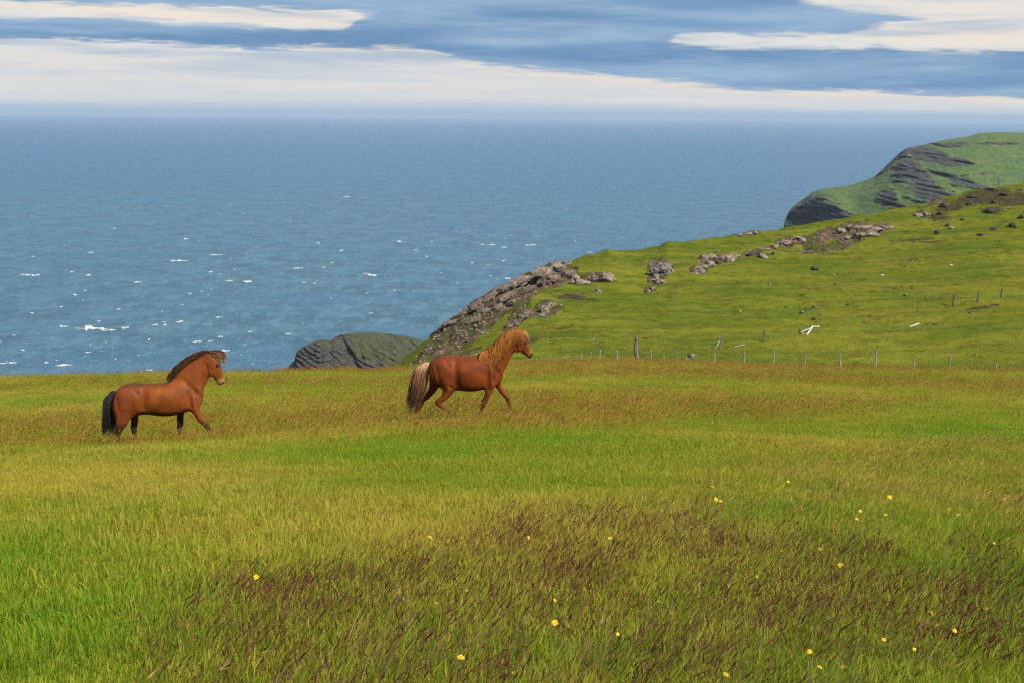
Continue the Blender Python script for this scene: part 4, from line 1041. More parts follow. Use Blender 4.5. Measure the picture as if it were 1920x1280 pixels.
H2 = dict(origin=(820, 1190), crop=(740, 590), label='chestnut horse with flaxen tail trotting right in front of the rocky slope', seed=21,
    torso=[(392, 560, 680, 60), (405, 535, 745, 88), (440, 505, 790, 118), (500, 478, 825, 138), (580, 464, 845, 146), (680, 465, 858, 150), (780, 474, 872, 160), (870, 474, 878, 162), (960, 458, 868, 150), (1030, 432, 850, 128), (1100, 440, 832, 112), (1170, 490, 800, 98), (1215, 555, 765, 78), (1238, 610, 715, 50)],
    neck=[(1020, 620, 190, 100), (1085, 575, 175, 92), (1160, 490, 158, 80), (1232, 405, 135, 64), (1300, 325, 112, 52), (1362, 262, 88, 46), (1400, 245, 60, 42)],
    head=[(1395, 262, 66, 42), (1418, 300, 86, 46), (1448, 345, 82, 45), (1480, 388, 66, 40), (1508, 420, 53, 34), (1534, 450, 46, 31), (1552, 468, 42, 30), (1563, 476, 30, 22)],
    bulges=[(1130, 640, 95, 30, 150, 78, 25), (500, 660, 110, 60, 150, 76, -10), (600, 740, 75, 45, 95, 84, 30), (1400, 385, 46, 20, 52, 28, 10), (1080, 790, 60, 40, 75, 62, 10), (460, 560, 60, 50, 60, 50, 0), (1470, 300, 20, 12, 14, 30, 30), (1000, 450, 60, 30, 30, 0, 0)],
    legs=[(-75, [(1100, 740, 80, 48), (1090, 800, 62, 42), (1070, 870, 48, 34), (1040, 940, 35, 27), (1020, 990, 33, 27), (1006, 1030, 26, 21), (990, 1075, 22, 18), (972, 1112, 25, 21), (955, 1142, 21, 19), (944, 1168, 22, 22)]),
          (78, [(1150, 740, 75, 46), (1175, 800, 55, 40), (1215, 868, 42, 32), (1262, 925, 34, 27), (1288, 958, 32, 27), (1302, 1000, 24, 20), (1316, 1045, 21, 18), (1332, 1083, 24, 20), (1347, 1106, 20, 18), (1360, 1124, 22, 22)]),
          (-84, [(560, 690, 130, 56), (610, 770, 100, 56), (620, 830, 78, 48), (585, 900, 54, 36), (535, 950, 39, 28), (500, 982, 38, 26), (520, 1010, 31, 24), (565, 1046, 26, 21), (615, 1084, 24, 19), (645, 1108, 26, 21), (663, 1126, 21, 19), (676, 1144, 22, 22)]),
          (84, [(480, 700, 100, 54), (462, 790, 82, 52), (440, 850, 62, 42), (400, 910, 45, 32), (350, 960, 38, 27), (318, 990, 35, 26), (300, 1040, 27, 21), (270, 1100, 24, 19), (245, 1145, 26, 21), (228, 1172, 21, 19), (214, 1198, 22, 22)])],
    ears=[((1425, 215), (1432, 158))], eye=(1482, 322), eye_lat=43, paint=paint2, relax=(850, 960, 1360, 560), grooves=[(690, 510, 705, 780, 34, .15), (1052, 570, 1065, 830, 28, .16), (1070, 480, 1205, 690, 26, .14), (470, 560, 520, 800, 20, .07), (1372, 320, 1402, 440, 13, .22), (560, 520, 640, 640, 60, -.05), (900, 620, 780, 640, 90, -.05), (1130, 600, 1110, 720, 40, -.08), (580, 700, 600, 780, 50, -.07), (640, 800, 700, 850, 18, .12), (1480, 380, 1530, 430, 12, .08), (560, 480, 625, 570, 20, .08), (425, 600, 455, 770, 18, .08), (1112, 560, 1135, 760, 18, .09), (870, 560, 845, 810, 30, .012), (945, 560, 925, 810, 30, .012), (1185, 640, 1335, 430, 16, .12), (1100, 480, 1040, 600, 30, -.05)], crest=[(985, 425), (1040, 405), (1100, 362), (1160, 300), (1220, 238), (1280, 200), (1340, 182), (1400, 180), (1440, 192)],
    mane=mane2, mane_n=2000, forelock=fore2, fore_n=90, tail=tail2, tail_n=750)
# ---- left horse: bay with dark mane and black tail
def paint1(TX, TY, co):
    n = fbm(TX, TY, .012, 3, 9)[:, None]
    c = np.tile(np.array([[.142, .036, .0038]]), (len(TX), 1)) * (1 + .42 * n)
    red = np.array([.105, .026, .008]); dk = np.array([.016, .008, .006])
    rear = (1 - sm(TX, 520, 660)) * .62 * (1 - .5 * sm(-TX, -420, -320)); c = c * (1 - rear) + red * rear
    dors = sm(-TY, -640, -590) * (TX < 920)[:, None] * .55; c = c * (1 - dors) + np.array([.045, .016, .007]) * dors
    bl = sm(TY, 880, 955) * ((TX > 600) & (TX < 1140))[:, None] * .85; c = c * (1 - bl) + np.array([.014, .006, .004]) * bl  # black belly line, also carrying painted shade of the underside
    sh_ = sm(TX, 1060, 1200) * (TY < 1000)[:, None] * .35; c = c * (1 - sh_) + np.array([.09, .022, .005]) * sh_  # painted shading: shoulder and forehand darkened in the coat colour
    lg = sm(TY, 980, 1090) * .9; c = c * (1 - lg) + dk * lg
    pal = sm(TX * .25 + TY * .97, 905, 935) * (TX > 1390)[:, None] * (TY < 720)[:, None]; c = c * (1 - pal * .6) + np.array([.26, .15, .075]) * pal * .6
    mz = sm(TX * .25 + TY * .97, 958, 985) * (TX > 1390)[:, None] * (TY < 720)[:, None]; c = c * (1 - mz) + np.array([.04, .038, .044]) * mz
    jaw = sm(-np.hypot(TX - 1385, (TY - 560) * 1.0), -60, -20) * .6; c = c * (1 - jaw) + np.array([.03, .013, .008]) * jaw
    ey = sm(-np.hypot(TX - 1458, TY - 412), -32, -12) * .85 + sm(-np.hypot(TX - 1515, TY - 612), -18, -8) * .8; c = c * (1 - np.clip(ey, 0, 1)) + .008 * ey
    return np.clip(c, .004, 1)
def mane1(u, X, Y, T, s, rg):
    # thick mane blown upright and back off the crest; short fall on the near side
    x, z = T(X, Y); path = []; side = rg.uniform(-1, 1); cr = H1['crest']; k = min(int(u * (len(cr) - 1)), len(cr) - 2)
    tx, tz = cr[k][0] - cr[k + 1][0], cr[k + 1][1] - cr[k][1]; tl = math.hypot(tx, tz); tx /= tl; tz /= tl; nx, nz = tz, -tx
    if nz < 0: nx, nz = -nx, -nz
    L_ = rg.uniform(80, 190) * (.12 + 1.0 * min(u * 2.0, 1)); hh = rg.uniform(2, 78) * (.75 + .35 * math.sin(math.pi * min(u + .15, 1))); ph = rg.uniform(0, 6)
    for i in range(9):
        q = i / 8; up_ = hh * math.sin(math.pi * min(q ** .7, .93)) * (1 - .25 * q) + 3 * math.sin(q * 6 + ph) * q
        path.append((x + (tx * q * L_ + nx * up_) * s, side * (14 + 34 * q) * s, z + (-abs(tz) * q * L_ * .9 + nz * up_ - 10) * s))
    t0 = rg.random() ** 1.6; c0 = lerp3((.022, .010, .006), (.12, .045, .018), t0); c1 = lerp3((.05, .020, .009), (.22, .085, .032), t0)
    return path, (lambda q: tuple(.6 * v for v in lerp3(c0, c1, q ** 1.3))), rg.uniform(2.4, 4.8) * s
def fore1(T, s, rg):
    rx = rg.uniform(-80, 30); x, z = T(1400 + rx, 296 + rg.uniform(-8, 20)); path = []; o = rg.uniform(-1, 1); ln = (rg.uniform(95, 160) if rg.random() < .55 else rg.uniform(30, 110)) - rx * .55; f = rg.uniform(.35, 1)
    for i in range(9):
        q = i / 8; path.append((x + (ln * math.sin(q * 1.7)) * s, o * (22 + 22 * q) * s, z + (82 * f * math.sin(q * 2.5) - 128 * q ** 2.2) * s))
    t0 = rg.random() ** 1.4; c0 = lerp3((.022, .010, .006), (.13, .050, .020), t0); c1 = lerp3((.28, .13, .055), (.95, .62, .34), t0)
    return path, (lambda q: tuple(.75 * v for v in lerp3(c0, c1, q ** 3))), rg.uniform(2.2, 4.2) * s
def tail1(T, s, rg):
    o = rg.uniform(-1, 1); dpt = rg.uniform(-1, 1); x, z = T(300 + o * 20, 668 + abs(o) * 8); path = []; ln = rg.uniform(380, 560)
    for i in range(11):
        q = i / 10; cx = -46 * sstep(q, 0, .3) - 22 * q + 8 * math.sin(q * 4); wv = (10 + 58 * sstep(q, 0, .4)) * (o * .7 + .3 * math.sin(o * 13))
        path.append((x + (cx + wv) * s, dpt * (16 + 36 * sstep(q, 0, .4)) * s, z + (20 * math.sin(min(q * 6, math.pi)) - ln * q) * s))
    t0 = rg.random(); c = lerp3((.008, .008, .010), (.030, .026, .026), t0); return path, (lambda q: c), rg.uniform(2.4, 4.8) * s
H1 = dict(origin=(800, 1300), crop=(170, 620), label='bay horse with black tail and wind blown dark mane in long grass', seed=22,
    torso=[(298, 720, 860, 55), (312, 685, 930, 92), (350, 640, 960, 122), (410, 602, 975, 142), (480, 584, 972, 152), (560, 586, 955, 154), (660, 594, 950, 158), (760, 600, 968, 166), (860, 594, 978, 168), (960, 572, 972, 158), (1050, 560, 955, 140), (1130, 580, 930, 122), (1210, 620, 900, 105), (1270, 660, 860, 80), (1298, 700, 810, 48)],
    neck=[(1040, 730, 190, 104), (1100, 660, 190, 98), (1165, 570, 180, 84), (1225, 490, 158, 68), (1280, 420, 128, 56), (1325, 365, 112, 50), (1370, 325, 84, 44), (1390, 310, 60, 38)],
    head=[(1362, 350, 72, 44), (1392, 395, 92, 48), (1420, 445, 86, 46), (1446, 500, 70, 42), (1466, 545, 57, 36), (1484, 588, 50, 33), (1497, 618, 47, 32), (1502, 635, 34, 24)],
    bulges=[(1190, 760, 95, 30, 150, 80, 20), (400, 790, 110, 62, 170, 80, 0), (470, 880, 85, 45, 100, 88, 20), (1380, 490, 50, 20, 55, 28, 10), (1180, 860, 70, 40, 80, 66, -10), (1445, 395, 20, 12, 14, 34, 30)],
    legs=[(-80, [(1170, 820, 88, 52), (1195, 890, 66, 44), (1228, 960, 50, 36), (1275, 1030, 40, 30), (1312, 1080, 37, 29), (1335, 1125, 29, 23), (1356, 1170, 25, 20), (1374, 1210, 28, 23), (1388, 1236, 24, 21), (1396, 1262, 25, 25)]),
          (80, [(1050, 850, 75, 48), (1035, 930, 58, 40), (1028, 1000, 44, 34), (1024, 1070, 37, 29), (1020, 1110, 34, 28), (1014, 1160, 27, 22), (1008, 1210, 25, 20), (1002, 1250, 28, 23), (1000, 1278, 24, 21), (998, 1300, 25, 25)]),
          (-88, [(400, 800, 130, 58), (400, 900, 112, 58), (388, 980, 88, 50), (372, 1040, 62, 40), (352, 1090, 46, 30), (340, 1130, 40, 28), (344, 1180, 30, 24), (350, 1225, 27, 21), (356, 1262, 29, 23), (362, 1284, 24, 21), (368, 1304, 25, 25)]),
          (88, [(470, 830, 100, 54), (510, 920, 72, 46), (520, 990, 50, 36), (515, 1060, 40, 30), (506, 1110, 38, 28), (510, 1160, 30, 24), (516, 1210, 27, 21), (520, 1250, 29, 23), (524, 1274, 24, 21), (528, 1296, 25, 25)])],
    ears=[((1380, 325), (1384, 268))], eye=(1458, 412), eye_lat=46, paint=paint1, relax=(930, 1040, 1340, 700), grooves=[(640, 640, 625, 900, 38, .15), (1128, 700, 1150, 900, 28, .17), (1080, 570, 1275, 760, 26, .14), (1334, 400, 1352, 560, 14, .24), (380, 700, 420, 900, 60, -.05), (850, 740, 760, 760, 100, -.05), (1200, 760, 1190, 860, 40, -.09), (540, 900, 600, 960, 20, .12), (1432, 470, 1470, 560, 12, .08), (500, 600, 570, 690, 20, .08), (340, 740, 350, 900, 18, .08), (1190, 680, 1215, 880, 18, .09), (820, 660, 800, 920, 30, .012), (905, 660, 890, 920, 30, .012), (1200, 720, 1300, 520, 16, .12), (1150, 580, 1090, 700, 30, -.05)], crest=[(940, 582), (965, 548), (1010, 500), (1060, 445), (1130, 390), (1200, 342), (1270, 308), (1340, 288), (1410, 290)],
    mane=mane1, mane_n=2000, forelock=fore1, fore_n=330, tail=tail1, tail_n=520)
for H in (H2, H1):
    X = H['crop'][0] + H['origin'][0] / 6.097; Y = H['crop'][1] + H['origin'][1] / 6.097
    H['pos'] = hit(X, Y); print('horse at', H['pos'], 'scale', ppm(H['pos']))
    build_horse(H)

# ------------------------------------------------------------------ grass
def blade_material(name, lo, mid, hi_, trans=.35, rough=.6):
    mt, t, p = new_mat(name)
    b = attr(t, 'bl'); q = attr(t, 'hq'); ti = attr(t, 'tint', 'INSTANCER')
    c = mix(smooth(b, .0, .55), lo, mid); c = mix(smooth(b, .55, 1.0), c, hi_)
    c = mix(smooth(ti, .35, 1.0) * .8, c, mix(smooth(b, .2, .8), (.36, .29, .030), (.44, .34, .070)))
    c = mix((1 - smooth(ti, .0, .4)) * .6, c, mix(smooth(b, .2, .8), (.080, .195, .008), (.140, .285, .014)))
    t.links.new(c.s, p.inputs['Base Color']); p.inputs['Roughness'].default_value = rough; p.inputs['Specular IOR Level'].default_value = .10
    tr = t.nodes.new('ShaderNodeBsdfTranslucent'); t.links.new(c.s, tr.inputs[0]); mx = t.nodes.new('ShaderNodeMixShader'); mx.inputs[0].default_value = trans
    t.links.new(p.outputs[0], mx.inputs[1]); t.links.new(tr.outputs[0], mx.inputs[2]); t.links.new(mx.outputs[0], t.nodes['Material Output'].inputs[0])
    return mt
def plain_blade(name, lo, hi_, trans=.15):
    mt, t, p = new_mat(name); b = attr(t, 'bl'); c = mix(smooth(b, 0, 1), lo, hi_)
    t.links.new(c.s, p.inputs['Base Color']); p.inputs['Roughness'].default_value = .7; p.inputs['Specular IOR Level'].default_value = .2
    tr = t.nodes.new('ShaderNodeBsdfTranslucent'); t.links.new(c.s, tr.inputs[0]); mx = t.nodes.new('ShaderNodeMixShader'); mx.inputs[0].default_value = trans
    t.links.new(p.outputs[0], mx.inputs[1]); t.links.new(tr.outputs[0], mx.inputs[2]); t.links.new(mx.outputs[0], t.nodes['Material Output'].inputs[0])
    return mt
G_GREEN = blade_material('green_grass_blade', (.130, .205, .010), (.210, .270, .014), (.39, .33, .050), .45)
G_HILL = blade_material('hillside_blade', (.058, .084, .010), (.090, .108, .013), (.125, .122, .022), .3)
G_BROWN = plain_blade('brown_seed_head', (.050, .016, .011), (.170, .062, .036))
G_GOLD = plain_blade('golden_seed_head', (.24, .115, .03), (.52, .34, .11), .3)
G_RUST = plain_blade('rusty_seed_head', (.18, .085, .018), (.46, .27, .06), .3)
G_PURP = plain_blade('pale_purple_haze_grass', (.13, .085, .06), (.24, .18, .12), .3)
def clump(seed, n, rad, h, hv, w, lean, curl, mats, head=None, segs=3):
    """blades in a disc; head = (share, length, width) spindle seed heads with material slot 1; the stem then is thin"""
    rg = np.random.default_rng(seed); V = []; Fc = []; BL = []; HQ = []; MI = []
    for _ in range(n):
        a = rg.uniform(0, 6.283); d = rad * math.sqrt(rg.random()); bx, by = d * math.cos(a), d * math.sin(a)
        hh = h * (1 + hv * rg.normal()); hh = max(hh, h * .3); an = rg.uniform(0, 6.283); bl = rg.random()
        lx = lean * hh * rg.uniform(.5, 1.4) + curl * hh * math.cos(an) * rg.random(); ly = curl * hh * math.sin(an) * rg.random()
        ph = rg.uniform(0, 3.14); wx, wy = math.cos(ph), math.sin(ph)
        is_h = head and rg.random() < head[0]; ww = w * rg.uniform(.6, 1.3) * (.4 if is_h else 1); b = len(V)
        def at(q): return (bx + lx * q ** 1.7, by + ly * q ** 1.7, hh * q * (1 - .12 * q * abs(lean + curl)))
        for i in range(segs):
            q = i / segs; x, y, z = at(q); r = ww / 2 * (1 - .6 * q ** 2)
            V += [(x - wx * r, y - wy * r, z - .02 * (i == 0)), (x + wx * r, y + wy * r, z - .02 * (i == 0))]; BL += [bl] * 2; HQ += [q] * 2
        x, y, z = at(1); V.append((x, y, z)); BL.append(bl); HQ.append(1)
        for i in range(segs - 1): Fc.append((b + 2 * i, b + 2 * i + 1, b + 2 * i + 3, b + 2 * i + 2)); MI.append(0)
        Fc.append((b + 2 * segs - 2, b + 2 * segs - 1, b + 2 * segs)); MI.append(0)
        if is_h:
            L = head[1] * rg.uniform(.7, 1.25); W_ = head[2] * rg.uniform(.7, 1.3)
            q0 = max(1 - L / hh, .2); A = np.array(at(q0)); M = np.array(at((q0 + 1) / 2)); B = np.array(at(1.06)); bl = rg.random()
            for (ux, uy) in ((wx, wy), (-wy, wx)):
                b = len(V); V += [tuple(A), tuple(M + np.array((ux, uy, 0)) * W_ / 2 - (B - A) * .1), tuple(B), tuple(M - np.array((ux, uy, 0)) * W_ / 2 - (B - A) * .1)]
                BL += [bl] * 4; HQ += [1] * 4; Fc.append((b, b + 1, b + 2, b + 3)); MI.append(1)
    me = bpy.data.meshes.new('clump'); me.from_pydata(V, [], Fc)
    for m_ in mats: me.materials.append(m_)
    me.polygons.foreach_set('material_index', MI); fattr(me, 'bl', BL); fattr(me, 'hq', HQ)
    return me
def instancer(name, label, meshes, pts, rot, scl, idx, tint):
    src = bpy.data.collections.new(name + '_source')
    for i, me in enumerate(meshes):
        o = bpy.data.objects.new('%s_clump' % name, me); src.objects.link(o)
    me = bpy.data.meshes.new(name); me.vertices.add(len(pts)); me.vertices.foreach_set('co', pts.astype(np.float32).reshape(-1))
    a = me.attributes.new('rot', 'FLOAT_VECTOR', 'POINT'); a.data.foreach_set('vector', rot.astype(np.float32).reshape(-1))
    a = me.attributes.new('scl', 'FLOAT_VECTOR', 'POINT'); a.data.foreach_set('vector', scl.astype(np.float32).reshape(-1))
    a = me.attributes.new('idx', 'INT', 'POINT'); a.data.foreach_set('value', idx.astype(np.int32))
    fattr(me, 'tint', tint)
    o = bpy.data.objects.new(name, me); COL.objects.link(o); tag(o, label, kind='stuff')
    g = bpy.data.node_groups.new(name, 'GeometryNodeTree')
    g.interface.new_socket('Geometry', in_out='INPUT', socket_type='NodeSocketGeometry'); g.interface.new_socket('Geometry', in_out='OUTPUT', socket_type='NodeSocketGeometry')
    gi = g.nodes.new('NodeGroupInput'); go = g.nodes.new('NodeGroupOutput'); iop = g.nodes.new('GeometryNodeInstanceOnPoints')
    ci = g.nodes.new('GeometryNodeCollectionInfo'); ci.inputs[0].default_value = src; ci.inputs['Separate Children'].default_value = True; ci.inputs['Reset Children'].default_value = True
    def na(n, ty):
        k = g.nodes.new('GeometryNodeInputNamedAttribute'); k.data_type = ty; k.inputs[0].default_value = n; return k.outputs[0]
    g.links.new(gi.outputs[0], iop.inputs['Points']); g.links.new(ci.outputs[0], iop.inputs['Instance']); iop.inputs['Pick Instance'].default_value = True
    g.links.new(na('idx', 'INT'), iop.inputs['Instance Index']); g.links.new(na('scl', 'FLOAT_VECTOR'), iop.inputs['Scale'])
    er = g.nodes.new('FunctionNodeEulerToRotation'); g.links.new(na('rot', 'FLOAT_VECTOR'), er.inputs[0]); g.links.new(er.outputs[0], iop.inputs['Rotation'])
    g.links.new(iop.outputs[0], go.inputs[0]); md = o.modifiers.new('grass', 'NODES'); md.node_group = g
    return o
def scatter(seed, rings, up_=0.0):
    """rings: (r0, r1, per m2) -> points inside the view wedge (a little wider)"""
    rg = np.random.default_rng(seed); X = []; Y = []
    for r0, r1, d in rings:
        al = R(25) if r1 < 30 else R(22.5)
        n = int(al * (r1 ** 2 - r0 ** 2) * d); a = rg.uniform(-al, al, n); r = np.sqrt(rg.uniform(r0 ** 2, r1 ** 2, n)); X.append(np.sin(a) * r); Y.append(np.cos(a) * r)
    X = np.concatenate(X); Y = np.concatenate(Y); Z = gz_(X, Y); px, py = project(X, Y, Z + up_); return X, Y, Z, px, py, rg
def emit(name, label, meshes, X, Y, Z, keep, rg, sz, tint, wide=None, turn=.5):
    X, Y, Z = X[keep], Y[keep], Z[keep]; n = len(X); sz = sz[keep]; tint = tint[keep]
    rot = np.stack([rg.normal(0, .06, n), rg.normal(0, .06, n), rg.uniform(-turn, turn, n)], -1)
    w = np.ones(n) if wide is None else wide[keep]
    print(name, n); instancer(name, label, meshes, np.stack([X, Y, Z], -1), rot, np.stack([sz * w, sz * w, sz], -1), rg.integers(0, len(meshes), n), np.clip(tint, 0, 1))
def tint_of(X, Y, px, py, mead_):
    n = fbm(X, Y * .7, .22, 4, 91); n2 = fbm(X, Y, 1.1, 3, 93)
    # straw-yellow sweep across the middle, lush green bottom left and a lush patch at the right
    t = .47 + n * .62 + n2 * .26
    t += np.interp(py, [700, 800, 860, 900, 980, 1060, 1160, 1280], [.12, .1, .02, .14, .06, -.08, -.26, -.30])
    t -= .2 * np.exp(-((px - 120) / 330) ** 2 - ((py - 1180) / 110) ** 2)
    t -= .6 * np.exp(-((px - 1860) / 150) ** 2 - ((py - 800) / 26) ** 2)
    t -= .45 * np.exp(-((px - 850) / 260) ** 2 - ((py - 900) / 22) ** 2) + .4 * np.exp(-((px - 600) / 200) ** 2 - ((py - 862) / 14) ** 2)
    t -= .4 * np.exp(-((px - 1420) / 90) ** 2 - ((py - 975) / 18) ** 2) + .35 * np.exp(-((px - 1500) / 260) ** 2 - ((py - 712) / 9) ** 2) + .3 * np.exp(-((px - 1350) / 160) ** 2 - ((py - 768) / 14) ** 2)
    t += .25 * np.exp(-((px - 60) / 260) ** 2 - ((py - 905) / 22) ** 2)
    return t
# short turf everywhere
turf = [clump(10 + i, 230, .20, .030, .35, .0030, .25, .9, [G_GREEN], segs=2) for i in range(4)]
X, Y, Z, px, py, rg = scatter(1, [(3.2, 9, 46), (9, 18, 32), (18, 34, 15), (34, 60, 7), (60, 82, 6)])
md_, fr_, br_, go_, ru_, n1_, n2_ = zones(px, py, X, Y)
tn = tint_of(X, Y, px, py, md_); rr_ = np.hypot(X, Y)
emit('turf_grass', 'short dense green turf covering the meadow', turf, X, Y, Z, np.ones(len(X), bool), rg, (1 + .25 * rg.normal(size=len(X)).clip(-1.2, 2)) * (1 + .5 * np.clip(n1_, -.25, 1)), tn + rg.normal(0, .12, len(X)), np.interp(rr_, [0, 18, 34, 80], [1, 1.1, 1.5, 2.2]), 3.14)
# taller leaning meadow blades
tall = [clump(30 + i, 80, .15, .078, .35, .0028, .40, .7, [G_GREEN], segs=3) for i in range(4)]
X, Y, Z, px, py, rg = scatter(2, [(3.2, 9, 34), (9, 18, 24), (18, 40, 9), (40, 82, 4)])
md_, fr_, br_, go_, ru_, n1_, n2_ = zones(px, py, X, Y); dens = np.clip(md_ * .95 + fr_ * .6 + .03, 0, 1); rr_ = np.hypot(X, Y)
emit('meadow_grass', 'taller green blades leaning in the wind', tall, X, Y, Z, rg.random(len(X)) < dens, rg, (.9 + .22 * rg.normal(size=len(X)).clip(-1.5, 2)) * np.interp(md_, [0, 1], [.75, 1]), tint_of(X, Y, px, py, md_) + rg.normal(0, .12, len(X)), np.interp(rr_, [0, 18, 80], [1, 1.1, 1.9]))
# dark brown seed heads in front
brn = [clump(50 + i, 26, .17, .145, .30, .0023, .32, .65, [G_BROWN, G_BROWN], head=(.9, .045, .0047), segs=4) for i in range(4)]
X, Y, Z, px, py, rg = scatter(3, [(3.2, 10, 34), (10, 22, 24)], .11)
md_, fr_, br_, go_, ru_, n1_, n2_ = zones(px, py, X, Y)
emit('brown_seed_grass', 'dark purple brown seed heads leaning right in the foreground', brn, X, Y, Z, rg.random(len(X)) < br_ ** 1.5 * 1.7 + .06 * md_, rg, .88 + .2 * rg.normal(size=len(X)).clip(-1.5, 1.5), X * 0)
# golden seed heads
gld = [clump(60 + i, 20, .17, .15, .28, .0025, .42, .5, [G_GREEN, G_GOLD], head=(.7, .035, .0055), segs=3) for i in range(3)]
X, Y, Z, px, py, rg = scatter(4, [(3.2, 12, 14), (12, 26, 10)], .10)
md_, fr_, br_, go_, ru_, n1_, n2_ = zones(px, py, X, Y)
emit('golden_seed_grass', 'pale golden seed heads on the right of the meadow', gld, X, Y, Z, rg.random(len(X)) < np.clip(go_ * .9 + .12 * md_ + .02, 0, 1), rg, .85 + .2 * rg.normal(size=len(X)).clip(-1.5, 1.5), X * 0 + .5)
prp = [clump(65 + i, 26, .14, .14, .25, .0018, .3, .8, [G_PURP, G_PURP], head=(.6, .022, .004), segs=3) for i in range(2)]
X, Y, Z, px, py, rg = scatter(14, [(3.2, 9, 14), (9, 14, 6)], .08)
md_, fr_, br_, go_, ru_, n1_, n2_ = zones(px, py, X, Y)
pm = md_ * sstep(fbm(X, Y, .6, 3, 99), .12, .45) * .6 + .8 * np.exp(-((px - 1790) / 45) ** 2 - ((py - 1075) / 45) ** 2)
emit('hazy_bent_grass', 'pale mauve bent grass tufts among the brown seed heads', prp, X, Y, Z, rg.random(len(X)) < pm, rg, .85 + .2 * rg.normal(size=len(X)).clip(-1.5, 1.5), X * 0 + .5)
# rusty seed heads of the far band, around the horses
rst = [clump(70 + i, 30, .22, .25, .25, .006, .32, .4, [G_GREEN, G_RUST], head=(.7, .055, .011), segs=3) for i in range(3)]
X, Y, Z, px, py, rg = scatter(5, [(14, 34, 9), (34, 60, 5.5), (60, 84, 4.5)])
md_, fr_, br_, go_, ru_, n1_, n2_ = zones(px, py, X, Y); rr_ = np.hypot(X, Y)
emit('rusty_seed_grass', 'long rusty gold seed grass of the far meadow', rst, X, Y, Z, rg.random(len(X)) < np.clip(fr_ * (.06 + .95 * ru_ ** 1.8), 0, 1) * .9 + .012, rg, (.9 + .2 * rg.normal(size=len(X)).clip(-1.5, 1.5)) * np.interp(rr_, [14, 30, 80], [.9, 1.05, .9]), .5 + .3 * n1_, np.interp(rr_, [0, 30, 80], [1, 1.1, 1.6]))
# hillside tufts
tft = [clump(80 + i, 60, .45, .07, .4, .018, .3, 1.0, [G_HILL], segs=2) for i in range(3)]
X, Y, Z, px, py, rg = scatter(6, [(101, 210, 2.2)])
rk_ = blobs(ROCKB, px, py); vis = (px > 690) & (px < 1960) & (py > ip(px, RIDGE) - 6)
tt = .46 + .5 * fbm(X, Y * 1.5, .05, 4, 95) + .3 * fbm(X, Y, .4, 3, 96)
emit('hillside_grass', 'short cropped tufts on the hillside', tft, X, Y, Z, vis & (rg.random(len(X)) > rk_ * 1.6), rg, .85 + .3 * rg.normal(size=len(X)).clip(-1.5, 2), tt + rg.normal(0, .15, len(X)), None, 3.14)

# ------------------------------------------------------------------ yellow flowers
YEL, yt, yp = new_mat('yellow_petal'); yp.inputs['Base Color'].default_value = (.85, .60, .02, 1); yp.inputs['Roughness'].default_value = .6
yn = noise(yt, objco(yt), 90, 2, .5); yt.links.new(mix(smooth(yn, .35, .65), (.80, .56, .02), (.70, .40, .01)).s, yp.inputs['Base Color'])
STEM, _t, sp_ = new_mat('flower_stem'); sp_.inputs['Base Color'].default_value = (.10, .14, .03, 1)
def flower_meshes():
    V = []; Fc = []
    rg = np.random.default_rng(8)
    for ring, (n, L, upz) in enumerate(((18, .021, .10), (14, .016, .45), (9, .010, .95))):
        for i in range(n):
            a = 2 * math.pi * (i + .4 * ring) / n + rg.uniform(-.08, .08); l = L * rg.uniform(.85, 1.1); w = .0034; u = np.array((math.cos(a), math.sin(a), 0)); t = np.array((-math.sin(a), math.cos(a), 0)); z0 = .002 * ring
            b = len(V); tip = u * l * math.cos(upz) + np.array((0, 0, z0 + l * math.sin(upz))); midp = u * l * .6 * math.cos(upz) + np.array((0, 0, z0 + l * .6 * math.sin(upz) + .001))
            V += [tuple(u * .002 + np.array((0, 0, z0))), tuple(midp + t * w / 2), tuple(tip + t * w * .35), tuple(tip - t * w * .35), tuple(midp - t * w / 2)]
            Fc.append((b, b + 1, b + 2, b + 3, b + 4))
    hd_ = bpy.data.meshes.new('flower_head'); hd_.from_pydata(V, [], Fc); hd_.materials.append(YEL)
    v, f = tube([(0, 0, -.25), (.004, 0, -.12), (.0, 0, -.012), (0, 0, 0)], [.0016, .0016, .002, .006], 6); st_ = bpy.data.meshes.new('stem'); st_.from_pydata([tuple(q) for q in v], [], f); st_.materials.append(STEM)
    return hd_, st_
FH, FS = flower_meshes()
